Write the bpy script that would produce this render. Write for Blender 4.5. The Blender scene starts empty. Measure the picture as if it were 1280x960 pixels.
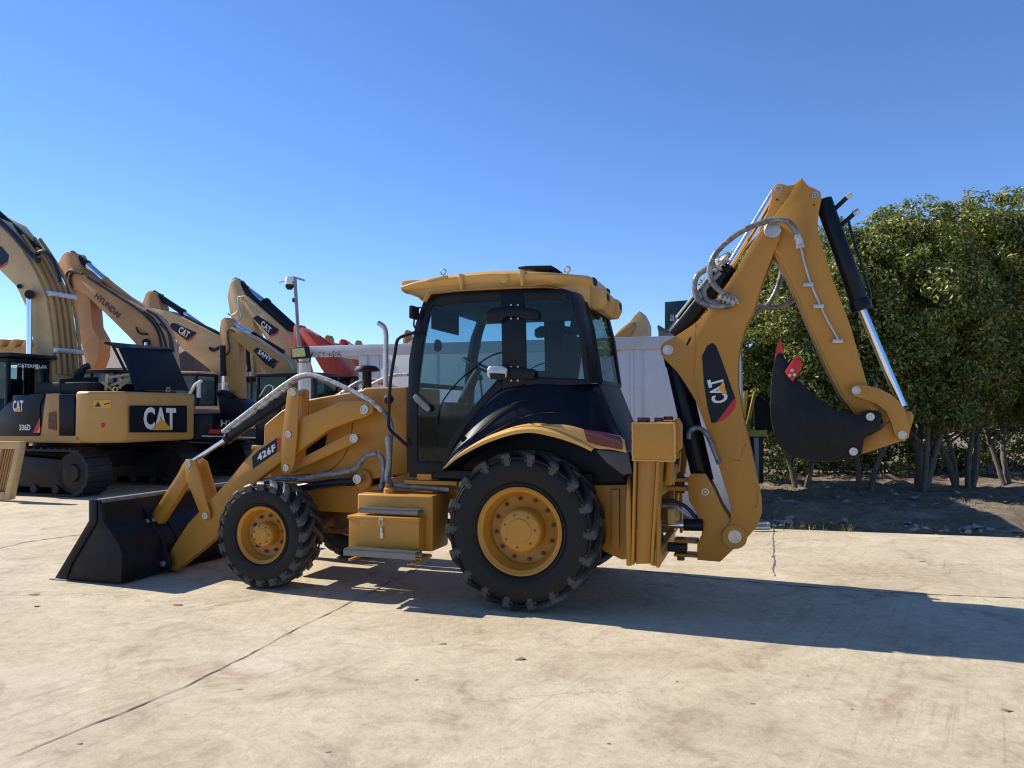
import bpy, bmesh, math, random
from mathutils import Vector, Matrix, noise
R = math.radians
scn = bpy.context.scene
COL = scn.collection
random.seed(7)

# ------------------------------------------------------------------ camera
FPX, CAMH = 961.0, 1.7
PITCH = math.atan(35 / FPX)
CP, SP = math.cos(PITCH), math.sin(PITCH)
cam = bpy.data.cameras.new('camera'); camo = bpy.data.objects.new('camera', cam); COL.objects.link(camo)
camo.location = (0, 0, CAMH); camo.rotation_euler = (R(90) + PITCH, 0, 0)
cam.sensor_width = 36; cam.lens = 36 * FPX / 1280; cam.clip_end = 3000
scn.camera = camo
scn.cycles.filter_width = 1.15

def ray(px, py):
    u = (px - 640) / FPX; v = (480 - py) / FPX
    return Vector((u, CP - v * SP, SP + v * CP))
CO = Vector((0, 0, CAMH))
def G(px, py, z=0.0):
    d = ray(px, py); t = (z - CAMH) / d.z
    return CO + d * t
def AT(px, py, Y):
    d = ray(px, py); return CO + d * (Y / d.y)

class Frame:
    """a thing's own frame: +x towards its rear, +y away from the photographer, z up"""
    def __init__(s, o, deg):
        s.o = Vector((o[0], o[1], 0)); a = R(deg); s.a = a
        s.ex = Vector((math.cos(a), -math.sin(a), 0)); s.ey = Vector((math.sin(a), math.cos(a), 0))
    def V(s, px, py, yl):
        d = ray(px, py); t = (yl - (CO - s.o).dot(s.ey)) / d.dot(s.ey)
        p = CO + d * t - s.o
        return (p.dot(s.ex), p.z)
    def K(s, px, py, xl):
        d = ray(px, py); t = (xl - (CO - s.o).dot(s.ex)) / d.dot(s.ex)
        p = CO + d * t - s.o
        return (p.dot(s.ey), p.z)
    def PL(s, pts, yl): return [s.V(x, y, yl) for x, y in pts]
    def P3(s, px, py, yl):
        x, z = s.V(px, py, yl); return Vector((x, yl, z))
    def W(s, x, y, z=0): return s.o + s.ex * x + s.ey * y + Vector((0, 0, z))

# ------------------------------------------------------------------ materials
MATS = {}
def new_mat(name):
    m = bpy.data.materials.new(name); m.use_nodes = True
    nt = m.node_tree; b = nt.nodes['Principled BSDF']; MATS[name] = m
    return m, nt, b
def N(nt, t, **kw):
    n = nt.nodes.new(t)
    for k, v in kw.items(): setattr(n, k, v)
    return n
def noise_n(nt, scale, detail=6, rough=0.6, vec=None, dist=0.0):
    n = N(nt, 'ShaderNodeTexNoise'); n.inputs['Scale'].default_value = scale; n.inputs['Detail'].default_value = detail
    n.inputs['Roughness'].default_value = rough; n.inputs['Distortion'].default_value = dist
    if vec: nt.links.new(vec, n.inputs['Vector'])
    return n
def ramp(nt, src, stops):
    r = N(nt, 'ShaderNodeValToRGB'); nt.links.new(src, r.inputs['Fac'])
    e = r.color_ramp.elements
    e[0].position, e[0].color = stops[0][0], (*stops[0][1], 1); e[1].position, e[1].color = stops[-1][0], (*stops[-1][1], 1)
    for p, c in stops[1:-1]:
        q = e.new(p); q.color = (*c, 1)
    return r
def mixc(nt, fac, a, b, mode='MIX'):
    m = N(nt, 'ShaderNodeMix', data_type='RGBA', blend_type=mode)
    for s, v in ((0, fac), (6, a), (7, b)):
        if hasattr(v, 'is_output'): nt.links.new(v, m.inputs[s])
        elif isinstance(v, (int, float)): m.inputs[s].default_value = v
        else: m.inputs[s].default_value = (*v, 1)
    return m.outputs[2]
def bump(nt, b, h, strength, dist=0.01):
    n = N(nt, 'ShaderNodeBump'); n.inputs['Strength'].default_value = strength; n.inputs['Distance'].default_value = dist
    nt.links.new(h, n.inputs['Height']); nt.links.new(n.outputs[0], b.inputs['Normal'])
def mat(name, col, rough=0.5, metal=0.0, var=0.12, scale=6.0, coat=0.0, bmp=0.0, bscale=60.0, spec=0.5, dust=0.0, dustcol=(0.35, 0.28, 0.2)):
    m, nt, b = new_mat(name)
    tc = N(nt, 'ShaderNodeTexCoord').outputs['Object']
    n = noise_n(nt, scale, 8, 0.65, tc)
    lo = tuple(c * (1 - var) for c in col); hi = tuple(min(1, c * (1 + var)) for c in col)
    c = ramp(nt, n.outputs[0], [(0.3, lo), (0.7, hi)]).outputs[0]
    if dust:
        n2 = noise_n(nt, scale * 3.1, 10, 0.75, tc)
        f = ramp(nt, n2.outputs[0], [(0.45, (0, 0, 0)), (0.75, (dust,) * 3)])
        c = mixc(nt, f.outputs[0], c, dustcol)
    nt.links.new(c, b.inputs['Base Color'])
    rr = N(nt, 'ShaderNodeMapRange'); nt.links.new(n.outputs[0], rr.inputs[0])
    rr.inputs[3].default_value = max(0.02, rough - 0.1); rr.inputs[4].default_value = min(1, rough + 0.1)
    nt.links.new(rr.outputs[0], b.inputs['Roughness'])
    b.inputs['Metallic'].default_value = metal; b.inputs['Coat Weight'].default_value = coat
    b.inputs['Coat Roughness'].default_value = 0.12; b.inputs['Specular IOR Level'].default_value = spec
    if bmp:
        bump(nt, b, noise_n(nt, bscale, 4, 0.6, tc).outputs[0], bmp)
    return m
YEL = mat('yellow_paint', (0.47, 0.215, 0.025), 0.45, var=0.05, scale=2.2, coat=0.08, spec=0.4, dust=0.06)
YELR = mat('yellow_plastic', (0.58, 0.33, 0.09), 0.45, var=0.05, scale=3, coat=0.1)
TAN = mat('worn_yellow_paint', (0.57, 0.385, 0.175), 0.5, var=0.16, scale=1.4, dust=0.45)
TAN2 = mat('worn_yellow_paint_b', (0.45, 0.24, 0.065), 0.5, var=0.15, scale=1.4, dust=0.35)
CWY = mat('counterweight_paint', (0.52, 0.275, 0.06), 0.45, var=0.1, scale=1.6, dust=0.3)
ORG = mat('worn_orange_paint', (0.56, 0.28, 0.105), 0.5, var=0.2, scale=1.2, dust=0.35)
REDO = mat('red_orange_paint', (0.55, 0.045, 0.015), 0.5, var=0.15, scale=1.6, dust=0.15)
BLK = mat('black_paint', (0.008, 0.010, 0.016), 0.3, var=0.2, scale=4, coat=0.0, spec=0.2)
BLKM = mat('matt_black_paint', (0.008, 0.010, 0.016), 0.5, var=0.3, scale=3, dust=0.02, spec=0.25)
BLKS = mat('black_body_shell', (0.005, 0.007, 0.013), 0.36, var=0.1, scale=3, spec=0.16)
BKT = mat('black_bucket_paint', (0.008, 0.009, 0.012), 0.42, var=0.25, scale=3, dust=0.22, dustcol=(0.045, 0.04, 0.036), spec=0.2)
NAVY = mat('navy_black_decal', (0.005, 0.007, 0.014), 0.35, var=0.1, spec=0.25)
DKG = mat('dark_plastic', (0.011, 0.011, 0.013), 0.6, var=0.25, scale=8, spec=0.3)
RUB = mat('rubber', (0.008, 0.008, 0.009), 0.55, var=0.25, scale=5, spec=0.28, dust=0.12, dustcol=(0.05, 0.045, 0.04), bmp=0.08)
LUGM = mat('tread_rubber', (0.03, 0.029, 0.028), 0.5, var=0.2, scale=9, spec=0.5, dust=0.6, dustcol=(0.14, 0.125, 0.105))  # lug dust, with the sunlit brightness of the lugs also in this lighter tone
CHR = mat('chrome', (0.75, 0.77, 0.8), 0.12, 1.0, var=0.04)
STL = mat('zinc_steel', (0.5, 0.49, 0.46), 0.38, 0.8, var=0.2, scale=14)
GAL = mat('galvanized_step', (0.2, 0.2, 0.19), 0.55, 0.4, var=0.2, scale=20)
RED = mat('red_paint', (0.55, 0.012, 0.02), 0.4, var=0.1)
LENS = mat('red_lens', (0.10, 0.004, 0.010), 0.15, var=0.4, scale=30, coat=0.2)
AMB = mat('orange_lens', (0.8, 0.13, 0.02), 0.25)
WHT = mat('white_lettering', (0.75, 0.75, 0.73), 0.5, var=0.03)
YLET = mat('yellow_lettering', (0.75, 0.36, 0.04), 0.5, var=0.03)
BLET = mat('dark_lettering', (0.03, 0.03, 0.05), 0.6, var=0.03)
RLET = mat('red_lettering', (0.6, 0.015, 0.02), 0.5, var=0.05)
RUSTY = mat('rusty_dirty_iron', (0.16, 0.075, 0.03), 0.8, var=0.45, scale=12, bmp=0.3)
IRON = mat('dark_track_iron', (0.018, 0.018, 0.020), 0.6, 0.2, var=0.4, scale=6, dust=0.12, dustcol=(0.12, 0.1, 0.08))
SEATM = mat('seat_fabric', (0.02, 0.02, 0.022), 0.85, var=0.2, scale=20)
GREYM = mat('grey_mudguard', (0.04, 0.045, 0.05), 0.5, var=0.2)
PIPE = mat('grey_galvanized_pole', (0.22, 0.22, 0.23), 0.5, 0.3, var=0.2, scale=20)

def wrap_mat(name, dark, light, s):
    m, nt, b = new_mat(name)
    tc = N(nt, 'ShaderNodeTexCoord').outputs['Object']
    n = noise_n(nt, s, 6, 0.7, tc, 1.0)
    c = ramp(nt, n.outputs[0], [(0.40, dark), (0.52, tuple((a + q) / 2 for a, q in zip(dark, light))), (0.62, light)])
    nt.links.new(c.outputs[0], b.inputs['Base Color']); b.inputs['Roughness'].default_value = 0.22
    bump(nt, b, noise_n(nt, s * 1.6, 5, 0.7, tc).outputs[0], 0.5, 0.008)
    return m
WRAP = wrap_mat('plastic_wrapped_hose', (0.09, 0.09, 0.09), (0.30, 0.30, 0.295), 9)
WRAPW = wrap_mat('white_wrapping_film', (0.3, 0.3, 0.29), (0.7, 0.7, 0.68), 22)
HOSE = mat('black_hose', (0.02, 0.02, 0.022), 0.4, var=0.3)
GHOSE = wrap_mat('sleeved_hose', (0.2, 0.2, 0.2), (0.42, 0.42, 0.42), 9)

def glass_mat(name, tint, gl=0.06):
    m, nt, b = new_mat(name); out = nt.nodes['Material Output']; nt.nodes.remove(b)
    t = N(nt, 'ShaderNodeBsdfTransparent'); t.inputs[0].default_value = (*tint, 1)
    g = N(nt, 'ShaderNodeBsdfGlossy'); g.inputs['Roughness'].default_value = 0.03; g.inputs['Color'].default_value = (0.55, 0.62, 0.68, 1)
    f = N(nt, 'ShaderNodeFresnel'); f.inputs[0].default_value = 1.5
    tc = N(nt, 'ShaderNodeTexCoord').outputs['Object']
    d = N(nt, 'ShaderNodeBsdfDiffuse'); d.inputs[0].default_value = (0.3, 0.3, 0.28, 1)
    dn = ramp(nt, noise_n(nt, 7, 9, 0.75, tc).outputs[0], [(0.5, (0.0,) * 3), (0.85, (0.02,) * 3)])
    mx0 = N(nt, 'ShaderNodeMixShader'); nt.links.new(dn.outputs[0], mx0.inputs[0]); nt.links.new(t.outputs[0], mx0.inputs[1]); nt.links.new(d.outputs[0], mx0.inputs[2])
    ge = N(nt, 'ShaderNodeNewGeometry'); iv = N(nt, 'ShaderNodeMath', operation='SUBTRACT'); iv.inputs[0].default_value = 1.0; nt.links.new(ge.outputs['Backfacing'], iv.inputs[1])
    ff = N(nt, 'ShaderNodeMath', operation='MULTIPLY'); nt.links.new(f.outputs[0], ff.inputs[0]); nt.links.new(iv.outputs[0], ff.inputs[1])
    mx = N(nt, 'ShaderNodeMixShader'); nt.links.new(ff.outputs[0], mx.inputs[0]); nt.links.new(mx0.outputs[0], mx.inputs[1]); nt.links.new(g.outputs[0], mx.inputs[2])
    nt.links.new(mx.outputs[0], out.inputs[0]); return m
GLASS = glass_mat('tinted_glass', (0.70, 0.82, 0.84))
GLASSD = glass_mat('dark_glass', (0.6, 0.66, 0.66))

# ------------------------------------------------------------------ mesh building
def catmull(pts, n=6, closed=False):
    P = [Vector(p) for p in pts]; out = []; m = len(P)
    rng = range(m) if closed else range(m - 1)
    for i in rng:
        if closed: a, b, c, d = P[(i - 1) % m], P[i], P[(i + 1) % m], P[(i + 2) % m]
        else: a, b, c, d = P[max(i - 1, 0)], P[i], P[i + 1], P[min(i + 2, m - 1)]
        for k in range(n):
            t = k / n
            out.append(0.5 * ((2 * b) + (c - a) * t + (2 * a - 5 * b + 4 * c - d) * t * t + (3 * b - a - 3 * c + d) * t ** 3))
    if not closed: out.append(P[-1])
    return out

class MB:
    def __init__(s): s.bm = bmesh.new()
    def prism(s, pts, y0, y1):
        """outline of (x,z) points extruded between y0 and y1"""
        bm = s.bm; q = [tuple(p) for p in pts]
        a = [bm.verts.new((p[0], y0, p[1])) for p in q]; b = [bm.verts.new((p[0], y1, p[1])) for p in q]
        bm.faces.new(a); bm.faces.new(b[::-1]); n = len(q)
        for i in range(n):
            j = (i + 1) % n; bm.faces.new((a[j], a[i], b[i], b[j]))
        return s
    def flat(s, pts3, th):
        """outline of 3D points given thickness th along its normal"""
        bm = s.bm; P = [Vector(p) for p in pts3]
        nrm = Vector((0, 0, 0))
        for i in range(len(P)): nrm += P[i].cross(P[(i + 1) % len(P)])
        nrm.normalize(); a = [bm.verts.new(p) for p in P]; b = [bm.verts.new(p - nrm * th) for p in P]
        bm.faces.new(a); bm.faces.new(b[::-1]); n = len(P)
        for i in range(n):
            j = (i + 1) % n; bm.faces.new((a[j], a[i], b[i], b[j]))
        return s
    def box(s, x0, x1, y0, y1, z0, z1):
        return s.prism([(x0, z0), (x1, z0), (x1, z1), (x0, z1)], y0, y1)
    def obox(s, p0, p1, w, h, up=(0, 0, 1)):
        """bar from p0 to p1 with width w across and height h"""
        p0, p1 = Vector(p0), Vector(p1); d = (p1 - p0).normalized(); u = Vector(up)
        if abs(d.dot(u)) > 0.98: u = Vector((1, 0, 0))
        sd = d.cross(u).normalized(); u = sd.cross(d).normalized(); bm = s.bm
        c = [(-w / 2, -h / 2), (w / 2, -h / 2), (w / 2, h / 2), (-w / 2, h / 2)]
        a = [bm.verts.new(p0 + sd * i + u * j) for i, j in c]; b = [bm.verts.new(p1 + sd * i + u * j) for i, j in c]
        bm.faces.new(a[::-1]); bm.faces.new(b)
        for i in range(4):
            j = (i + 1) % 4; bm.faces.new((a[i], a[j], b[j], b[i]))
        return s
    def tube(s, pts, r, n=12, sm=0, r1=None, cap=True):
        P = [Vector(p) for p in (catmull(pts, sm) if sm else pts)]; bm = s.bm
        m = len(P); up = None; rings = []
        for i in range(m):
            d = (P[min(i + 1, m - 1)] - P[max(i - 1, 0)]).normalized()
            if up is None:
                up = Vector((0, 0, 1)) if abs(d.z) < 0.9 else Vector((1, 0, 0))
            sd = d.cross(up).normalized(); up = sd.cross(d).normalized()
            rr = r if r1 is None else r + (r1 - r) * i / (m - 1)
            if callable(r): rr = r(i / (m - 1))
            rings.append([bm.verts.new(P[i] + (sd * math.cos(a) + up * math.sin(a)) * rr) for a in [2 * math.pi * k / n for k in range(n)]])
        for i in range(m - 1):
            for k in range(n):
                l = (k + 1) % n; bm.faces.new((rings[i][k], rings[i][l], rings[i + 1][l], rings[i + 1][k]))
        if cap: bm.faces.new(rings[0][::-1]); bm.faces.new(rings[-1])
        return s
    def cyl(s, p0, p1, r, n=20, r1=None): return s.tube([p0, p1], r, n, r1=r1)
    def lathe(s, prof, cx, cy, cz, n=64, axis='y', closed=False, sgn=1):
        """profile of (radius, offset along axis)"""
        bm = s.bm; rings = []
        for r, o in prof:
            ring = []
            for k in range(n):
                a = 2 * math.pi * k / n; c, q = r * math.cos(a), r * math.sin(a)
                if axis == 'y': p = (cx + c, cy + o * sgn, cz + q)
                elif axis == 'z': p = (cx + c, cy + q, cz + o)
                else: p = (cx + o, cy + c, cz + q)
                ring.append(bm.verts.new(p))
            rings.append(ring)
        m = len(rings)
        for i in range(m if closed else m - 1):
            A, B = rings[i], rings[(i + 1) % m]
            for k in range(n):
                l = (k + 1) % n; bm.faces.new((A[k], A[l], B[l], B[k]))
        if not closed:
            for rg in (rings[0], rings[-1]):
                if (rg[0].co - rg[n // 2].co).length > 1e-4: bm.faces.new(rg)
        return s
    def loft(s, A, B, th=None, n=1, bulge=0.0, bdir=(0, -1, 0)):
        """ruled surface from curve A to curve B (3D points), thickened along y"""
        bm = s.bm; rows = []
        for j in range(n + 1):
            t = j / n
            rows.append([Vector(a).lerp(Vector(b), t) + Vector(bdir) * (bulge * math.sin(math.pi * t)) for a, b in zip(A, B)])
        top = [[bm.verts.new(p) for p in r] for r in rows]
        for j in range(n):
            for i in range(len(A) - 1): bm.faces.new((top[j][i], top[j][i + 1], top[j + 1][i + 1], top[j + 1][i]))
        if th:
            d = Vector(th); bot = [[bm.verts.new(p + d) for p in r] for r in rows]
            for j in range(n):
                for i in range(len(A) - 1): bm.faces.new((bot[j][i + 1], bot[j][i], bot[j + 1][i], bot[j + 1][i + 1]))
            L = len(A) - 1
            for i in range(L):
                bm.faces.new((top[0][i + 1], top[0][i], bot[0][i], bot[0][i + 1])); bm.faces.new((top[n][i], top[n][i + 1], bot[n][i + 1], bot[n][i]))
            for j in range(n):
                bm.faces.new((top[j][0], top[j + 1][0], bot[j + 1][0], bot[j][0])); bm.faces.new((top[j + 1][L], top[j][L], bot[j][L], bot[j + 1][L]))
        return s
    def build(s, name, m, parent=None, bevel=0.0, seg=2, ang=32):
        bm = s.bm
        bmesh.ops.recalc_face_normals(bm, faces=bm.faces[:])
        if bevel:
            es = [e for e in bm.edges if len(e.link_faces) == 2 and e.calc_face_angle(0) > R(ang)]
            if es: bmesh.ops.bevel(bm, geom=es, offset=bevel, segments=seg, profile=0.5, affect='EDGES', clamp_overlap=True)
        for e in bm.edges:
            if len(e.link_faces) == 2: e.smooth = e.calc_face_angle(0) < R(38)
        for f in bm.faces: f.smooth = True
        me = bpy.data.meshes.new(name); bm.to_mesh(me); bm.free()
        me.materials.append(m)
        o = bpy.data.objects.new(name, me); COL.objects.link(o)
        if parent: o.parent = parent
        return o

def tag(o, label=None, cat=None, group=None, kind=None):
    if label: o['label'] = label
    if cat: o['category'] = cat
    if group: o['group'] = group
    if kind: o['kind'] = kind
    return o
def empty(name, fr, label, cat, group=None):
    o = bpy.data.objects.new(name, None); COL.objects.link(o); o.empty_display_size = 0.3
    o.location = fr.o; o.rotation_euler = (0, 0, -fr.a)
    return tag(o, label, cat, group)

FONTC = {}
def text_verts(s, bold):
    k = (s, bold)
    if k in FONTC: return FONTC[k]
    cu = bpy.data.curves.new('lettering', 'FONT'); cu.body = s; cu.offset = bold; cu.resolution_u = 3; cu.space_character = 0.98 + bold * 2.0
    ob = bpy.data.objects.new('tmp', cu); COL.objects.link(ob)
    dg = bpy.context.evaluated_depsgraph_get(); dg.update()
    me = bpy.data.meshes.new_from_object(ob.evaluated_get(dg))
    vs = [v.co.copy() for v in me.vertices]; fs = [tuple(p.vertices) for p in me.polygons]
    bpy.data.objects.remove(ob); bpy.data.meshes.remove(me)
    x0 = min(v.x for v in vs); x1 = max(v.x for v in vs); y0 = min(v.y for v in vs); y1 = max(v.y for v in vs)
    FONTC[k] = ([((v.x - x0) / (x1 - x0), (v.y - y0) / (y1 - y0)) for v in vs], fs)
    return FONTC[k]
def lettering(s, o, u, v, m, parent, name='lettering', bold=0.03, th=0.004, nrm=None):
    """text stretched over origin o, baseline vector u, height vector v"""
    vs, fs = text_verts(s, bold); o, u, v = Vector(o), Vector(u), Vector(v)
    bm = bmesh.new(); a = [bm.verts.new(o + u * x + v * y) for x, y in vs]
    for f in fs:
        try: bm.faces.new([a[i] for i in f])
        except ValueError: pass
    me = bpy.data.meshes.new(name); bm.to_mesh(me); bm.free(); me.materials.append(m)
    ob = bpy.data.objects.new(name, me); COL.objects.link(ob); ob.parent = parent
    return ob
# ------------------------------------------------------------------ light and sky
SUN_H = Vector((-0.917, 0.40, 0)).normalized(); SUN_EL = R(37)
sund = Vector((SUN_H.x * math.cos(SUN_EL), SUN_H.y * math.cos(SUN_EL), math.sin(SUN_EL)))
w = bpy.data.worlds.new('World'); scn.world = w; w.use_nodes = True
wn = w.node_tree; bg = wn.nodes['Background']
sky = wn.nodes.new('ShaderNodeTexSky'); sky.sky_type = 'NISHITA'; sky.sun_disc = False
sky.sun_elevation = SUN_EL; sky.sun_rotation = math.atan2(SUN_H.x, SUN_H.y)
sky.altitude = 0; sky.air_density = 0.9; sky.dust_density = 0.0; sky.ozone_density = 6.0
hs_ = wn.nodes.new('ShaderNodeHueSaturation'); hs_.inputs['Saturation'].default_value = 1.06
wn.links.new(sky.outputs[0], hs_.inputs['Color']); mg_ = wn.nodes.new('ShaderNodeMix'); mg_.data_type = 'RGBA'; mg_.blend_type = 'MULTIPLY'; mg_.inputs[0].default_value = 1.0; mg_.inputs[7].default_value = (0.95, 0.94, 1.06, 1)
wn.links.new(hs_.outputs[0], mg_.inputs[6]); wn.links.new(mg_.outputs[2], bg.inputs[0]); bg.inputs[1].default_value = 0.118
sl = bpy.data.lights.new('sun', 'SUN'); sl.energy = 5.0; sl.angle = R(0.5); sl.color = (1.0, 0.93, 0.82)
so = bpy.data.objects.new('sun', sl); COL.objects.link(so); so.rotation_euler = (-sund).to_track_quat('-Z', 'Y').to_euler()
so.location = (-10, 5, 20)
vs_ = scn.view_settings; scn.display_settings.display_device = 'sRGB'
vs_.view_transform = 'Standard'; vs_.look = 'None'; vs_.exposure = 0.6; vs_.gamma = 1; vs_.use_curve_mapping = False

# ------------------------------------------------------------------ ground
def concrete():
    m, nt, b = new_mat('pale_concrete')
    tc = N(nt, 'ShaderNodeTexCoord').outputs['Object']
    mp = N(nt, 'ShaderNodeMapping'); nt.links.new(tc, mp.inputs[0]); mp.inputs['Rotation'].default_value[2] = R(17); mp.inputs['Scale'].default_value = (0.8, 1.35, 1)
    big = noise_n(nt, 0.5, 7, 0.62, mp.outputs[0], 0.6)
    c = ramp(nt, big.outputs[0], [(0.28, (0.42, 0.34, 0.23)), (0.45, (0.485, 0.41, 0.285)), (0.58, (0.525, 0.45, 0.32)), (0.74, (0.585, 0.515, 0.385))]).outputs[0]
    mid = noise_n(nt, 1.8, 12, 0.72, tc, 0.9)
    c = mixc(nt, 0.75, c, ramp(nt, mid.outputs[0], [(0.30, (0.30, 0.26, 0.22)), (0.46, (0.50, 0.49, 0.475)), (0.58, (0.56, 0.555, 0.54)), (0.72, (0.68, 0.67, 0.64))]).outputs[0], 'OVERLAY')
    mid2 = noise_n(nt, 11, 10, 0.8, tc, 0.6)
    c = mixc(nt, 0.65, c, ramp(nt, mid2.outputs[0], [(0.34, (0.34, 0.32, 0.30)), (0.52, (0.5, 0.5, 0.5)), (0.70, (0.62, 0.61, 0.60))]).outputs[0], 'OVERLAY')
    # fine specks and pitted patches
    fi = noise_n(nt, 34, 8, 0.8, tc)
    c = mixc(nt, ramp(nt, fi.outputs[0], [(0.56, (0, 0, 0)), (0.70, (0.7,) * 3)]).outputs[0], c, (0.22, 0.165, 0.11))
    vo = N(nt, 'ShaderNodeTexVoronoi'); vo.inputs['Scale'].default_value = 9; nt.links.new(tc, vo.inputs['Vector'])
    sp = ramp(nt, vo.outputs['Distance'], [(0.035, (1, 1, 1)), (0.06, (0, 0, 0))])
    vm = noise_n(nt, 2.0, 3, 0.5, tc); vmk = ramp(nt, vm.outputs[0], [(0.52, (0, 0, 0)), (0.6, (0.75,) * 3)])
    c = mixc(nt, mixc(nt, 1.0, sp.outputs[0], vmk.outputs[0], 'MULTIPLY'), c, (0.10, 0.075, 0.05))
    # brown stains
    st = noise_n(nt, 0.8, 9, 0.75, tc, 1.2)
    c = mixc(nt, ramp(nt, st.outputs[0], [(0.54, (0, 0, 0)), (0.72, (0.35,) * 3)]).outputs[0], c, (0.27, 0.185, 0.12))
    # straight scrape marks (tracks dragged over the slab)
    mp1 = N(nt, 'ShaderNodeMapping'); nt.links.new(tc, mp1.inputs[0]); mp1.inputs['Rotation'].default_value[2] = R(-58)
    mp2 = N(nt, 'ShaderNodeMapping'); nt.links.new(mp1.outputs[0], mp2.inputs[0]); mp2.inputs['Scale'].default_value = (0.5, 15, 1)
    sc = noise_n(nt, 1.3, 5, 0.7, mp2.outputs[0])
    mk = noise_n(nt, 0.55, 4, 0.6, tc)
    f = mixc(nt, 1.0, ramp(nt, sc.outputs[0], [(0.55, (0, 0, 0)), (0.66, (0.42,) * 3)]).outputs[0], ramp(nt, mk.outputs[0], [(0.44, (0, 0, 0)), (0.58, (1,) * 3)]).outputs[0], 'MULTIPLY')
    c = mixc(nt, f, c, (0.22, 0.165, 0.115))
    # hairline cracks
    wv = N(nt, 'ShaderNodeTexVoronoi', feature='DISTANCE_TO_EDGE'); wv.inputs['Scale'].default_value = 0.33
    wd = noise_n(nt, 1.6, 8, 0.7, tc); av = N(nt, 'ShaderNodeVectorMath', operation='MULTIPLY_ADD')
    nt.links.new(wd.outputs['Color'], av.inputs[0]); av.inputs[1].default_value = (1.1, 1.1, 0); nt.links.new(tc, av.inputs[2]); nt.links.new(av.outputs[0], wv.inputs['Vector'])
    ck = ramp(nt, wv.outputs['Distance'], [(0.0, (0.5,) * 3), (0.0035, (0, 0, 0))])
    mk2 = noise_n(nt, 0.35, 2, 0.5, tc)
    c = mixc(nt, mixc(nt, 1.0, ck.outputs[0], ramp(nt, mk2.outputs[0], [(0.5, (0, 0, 0)), (0.56, (1,) * 3)]).outputs[0], 'MULTIPLY'), c, (0.09, 0.065, 0.045))
    nt.links.new(c, b.inputs['Base Color']); b.inputs['Roughness'].default_value = 0.85; b.inputs['Specular IOR Level'].default_value = 0.3
    ad = N(nt, 'ShaderNodeMath', operation='ADD'); nt.links.new(mid.outputs[0], ad.inputs[0]); nt.links.new(fi.outputs[0], ad.inputs[1])
    bump(nt, b, ad.outputs[0], 0.55, 0.016)
    return m
CONC = concrete()
def sheet(name, pts, z, m, th=0.0):
    bm = bmesh.new(); a = [bm.verts.new((p[0], p[1], z)) for p in pts]; bm.faces.new(a)
    if th:
        b = [bm.verts.new((p[0], p[1], z - th)) for p in pts]
        for i in range(len(a)):
            j = (i + 1) % len(a); bm.faces.new((a[j], a[i], b[i], b[j]))
    bmesh.ops.recalc_face_normals(bm, faces=bm.faces[:])
    me = bpy.data.meshes.new(name); bm.to_mesh(me); bm.free(); me.materials.append(m)
    o = bpy.data.objects.new(name, me); COL.objects.link(o); return tag(o, kind='structure')
def soil(name, a, b2, c3):
    m, nt, b = new_mat(name)
    tc = N(nt, 'ShaderNodeTexCoord').outputs['Object']
    n = noise_n(nt, 1.6, 12, 0.75, tc, 0.5); n2 = noise_n(nt, 14, 8, 0.8, tc)
    c = ramp(nt, n.outputs[0], [(0.35, a), (0.52, b2), (0.66, c3)]).outputs[0]
    c = mixc(nt, ramp(nt, n2.outputs[0], [(0.45, (0, 0, 0)), (0.7, (0.6,) * 3)]).outputs[0], c, tuple(x * 0.45 for x in a))
    nt.links.new(c, b.inputs['Base Color']); b.inputs['Roughness'].default_value = 0.95
    ad = N(nt, 'ShaderNodeMath', operation='ADD'); nt.links.new(n.outputs[0], ad.inputs[0]); nt.links.new(n2.outputs[0], ad.inputs[1])
    bump(nt, b, ad.outputs[0], 0.8, 0.06)
    return m
FIELD = soil('dry_field_ground', (0.16, 0.12, 0.07), (0.27, 0.21, 0.13), (0.34, 0.29, 0.2))
DIRT = soil('rubble_dirt', (0.13, 0.09, 0.055), (0.24, 0.18, 0.115), (0.36, 0.30, 0.22))
sheet('ground', [(-600, -200), (600, -200), (600, 1200), (-600, 1200)], -0.03, FIELD)
# concrete yard: its edge on the right runs parallel to the parked machines
eL = G(940, 660); eR = G(1280, 672.5); ed = (eR - eL).normalized()
E0 = eL - ed * 4.6; E1 = eR + ed * 30
back = Vector((-ed.y, ed.x, 0))
sheet('concrete_yard', [(-45, -12), E1 + Vector((0, -25, 0)), E1, E0, E0 + back * 16, E0 + back * 16 + Vector((-40, 8, 0)), (-45, 20)], 0.0, CONC, 0.12)

# uneven dirt strip behind the yard edge
def dirt():
    bm = bmesh.new(); nu, nv = 150, 80; g = []
    for i in range(nu + 1):
        row = []
        for j in range(nv + 1):
            u = -0.2 + 34 * (i / nu); v = 26 * (j / nv) ** 1.4
            p = E0 + ed * u + back * (v + 0.02)
            h = 0.07 * noise.fractal(Vector((p.x * 0.9, p.y * 0.9, 1)), 1, 2, 4) + 0.11 * noise.fractal(Vector((p.x * 3, p.y * 3, 4)), 1, 2, 3) * min(1, v)
            edge = min(1, v / 0.5) * min(1, u / 0.6 if u > 0 else 0)
            row.append(bm.verts.new((p.x, p.y, -0.035 + (0.045 + max(-0.03, h) + 0.10 * math.exp(-((v - 1.6) / 0.9) ** 2)) * edge)))
        g.append(row)
    for i in range(nu):
        for j in range(nv): bm.faces.new((g[i][j], g[i + 1][j], g[i + 1][j + 1], g[i][j + 1]))
    for f in bm.faces: f.smooth = True
    me = bpy.data.meshes.new('dirt_ground'); bm.to_mesh(me); bm.free(); me.materials.append(DIRT)
    o = bpy.data.objects.new('dirt_ground', me); COL.objects.link(o); tag(o, kind='structure')
dirt()

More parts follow.
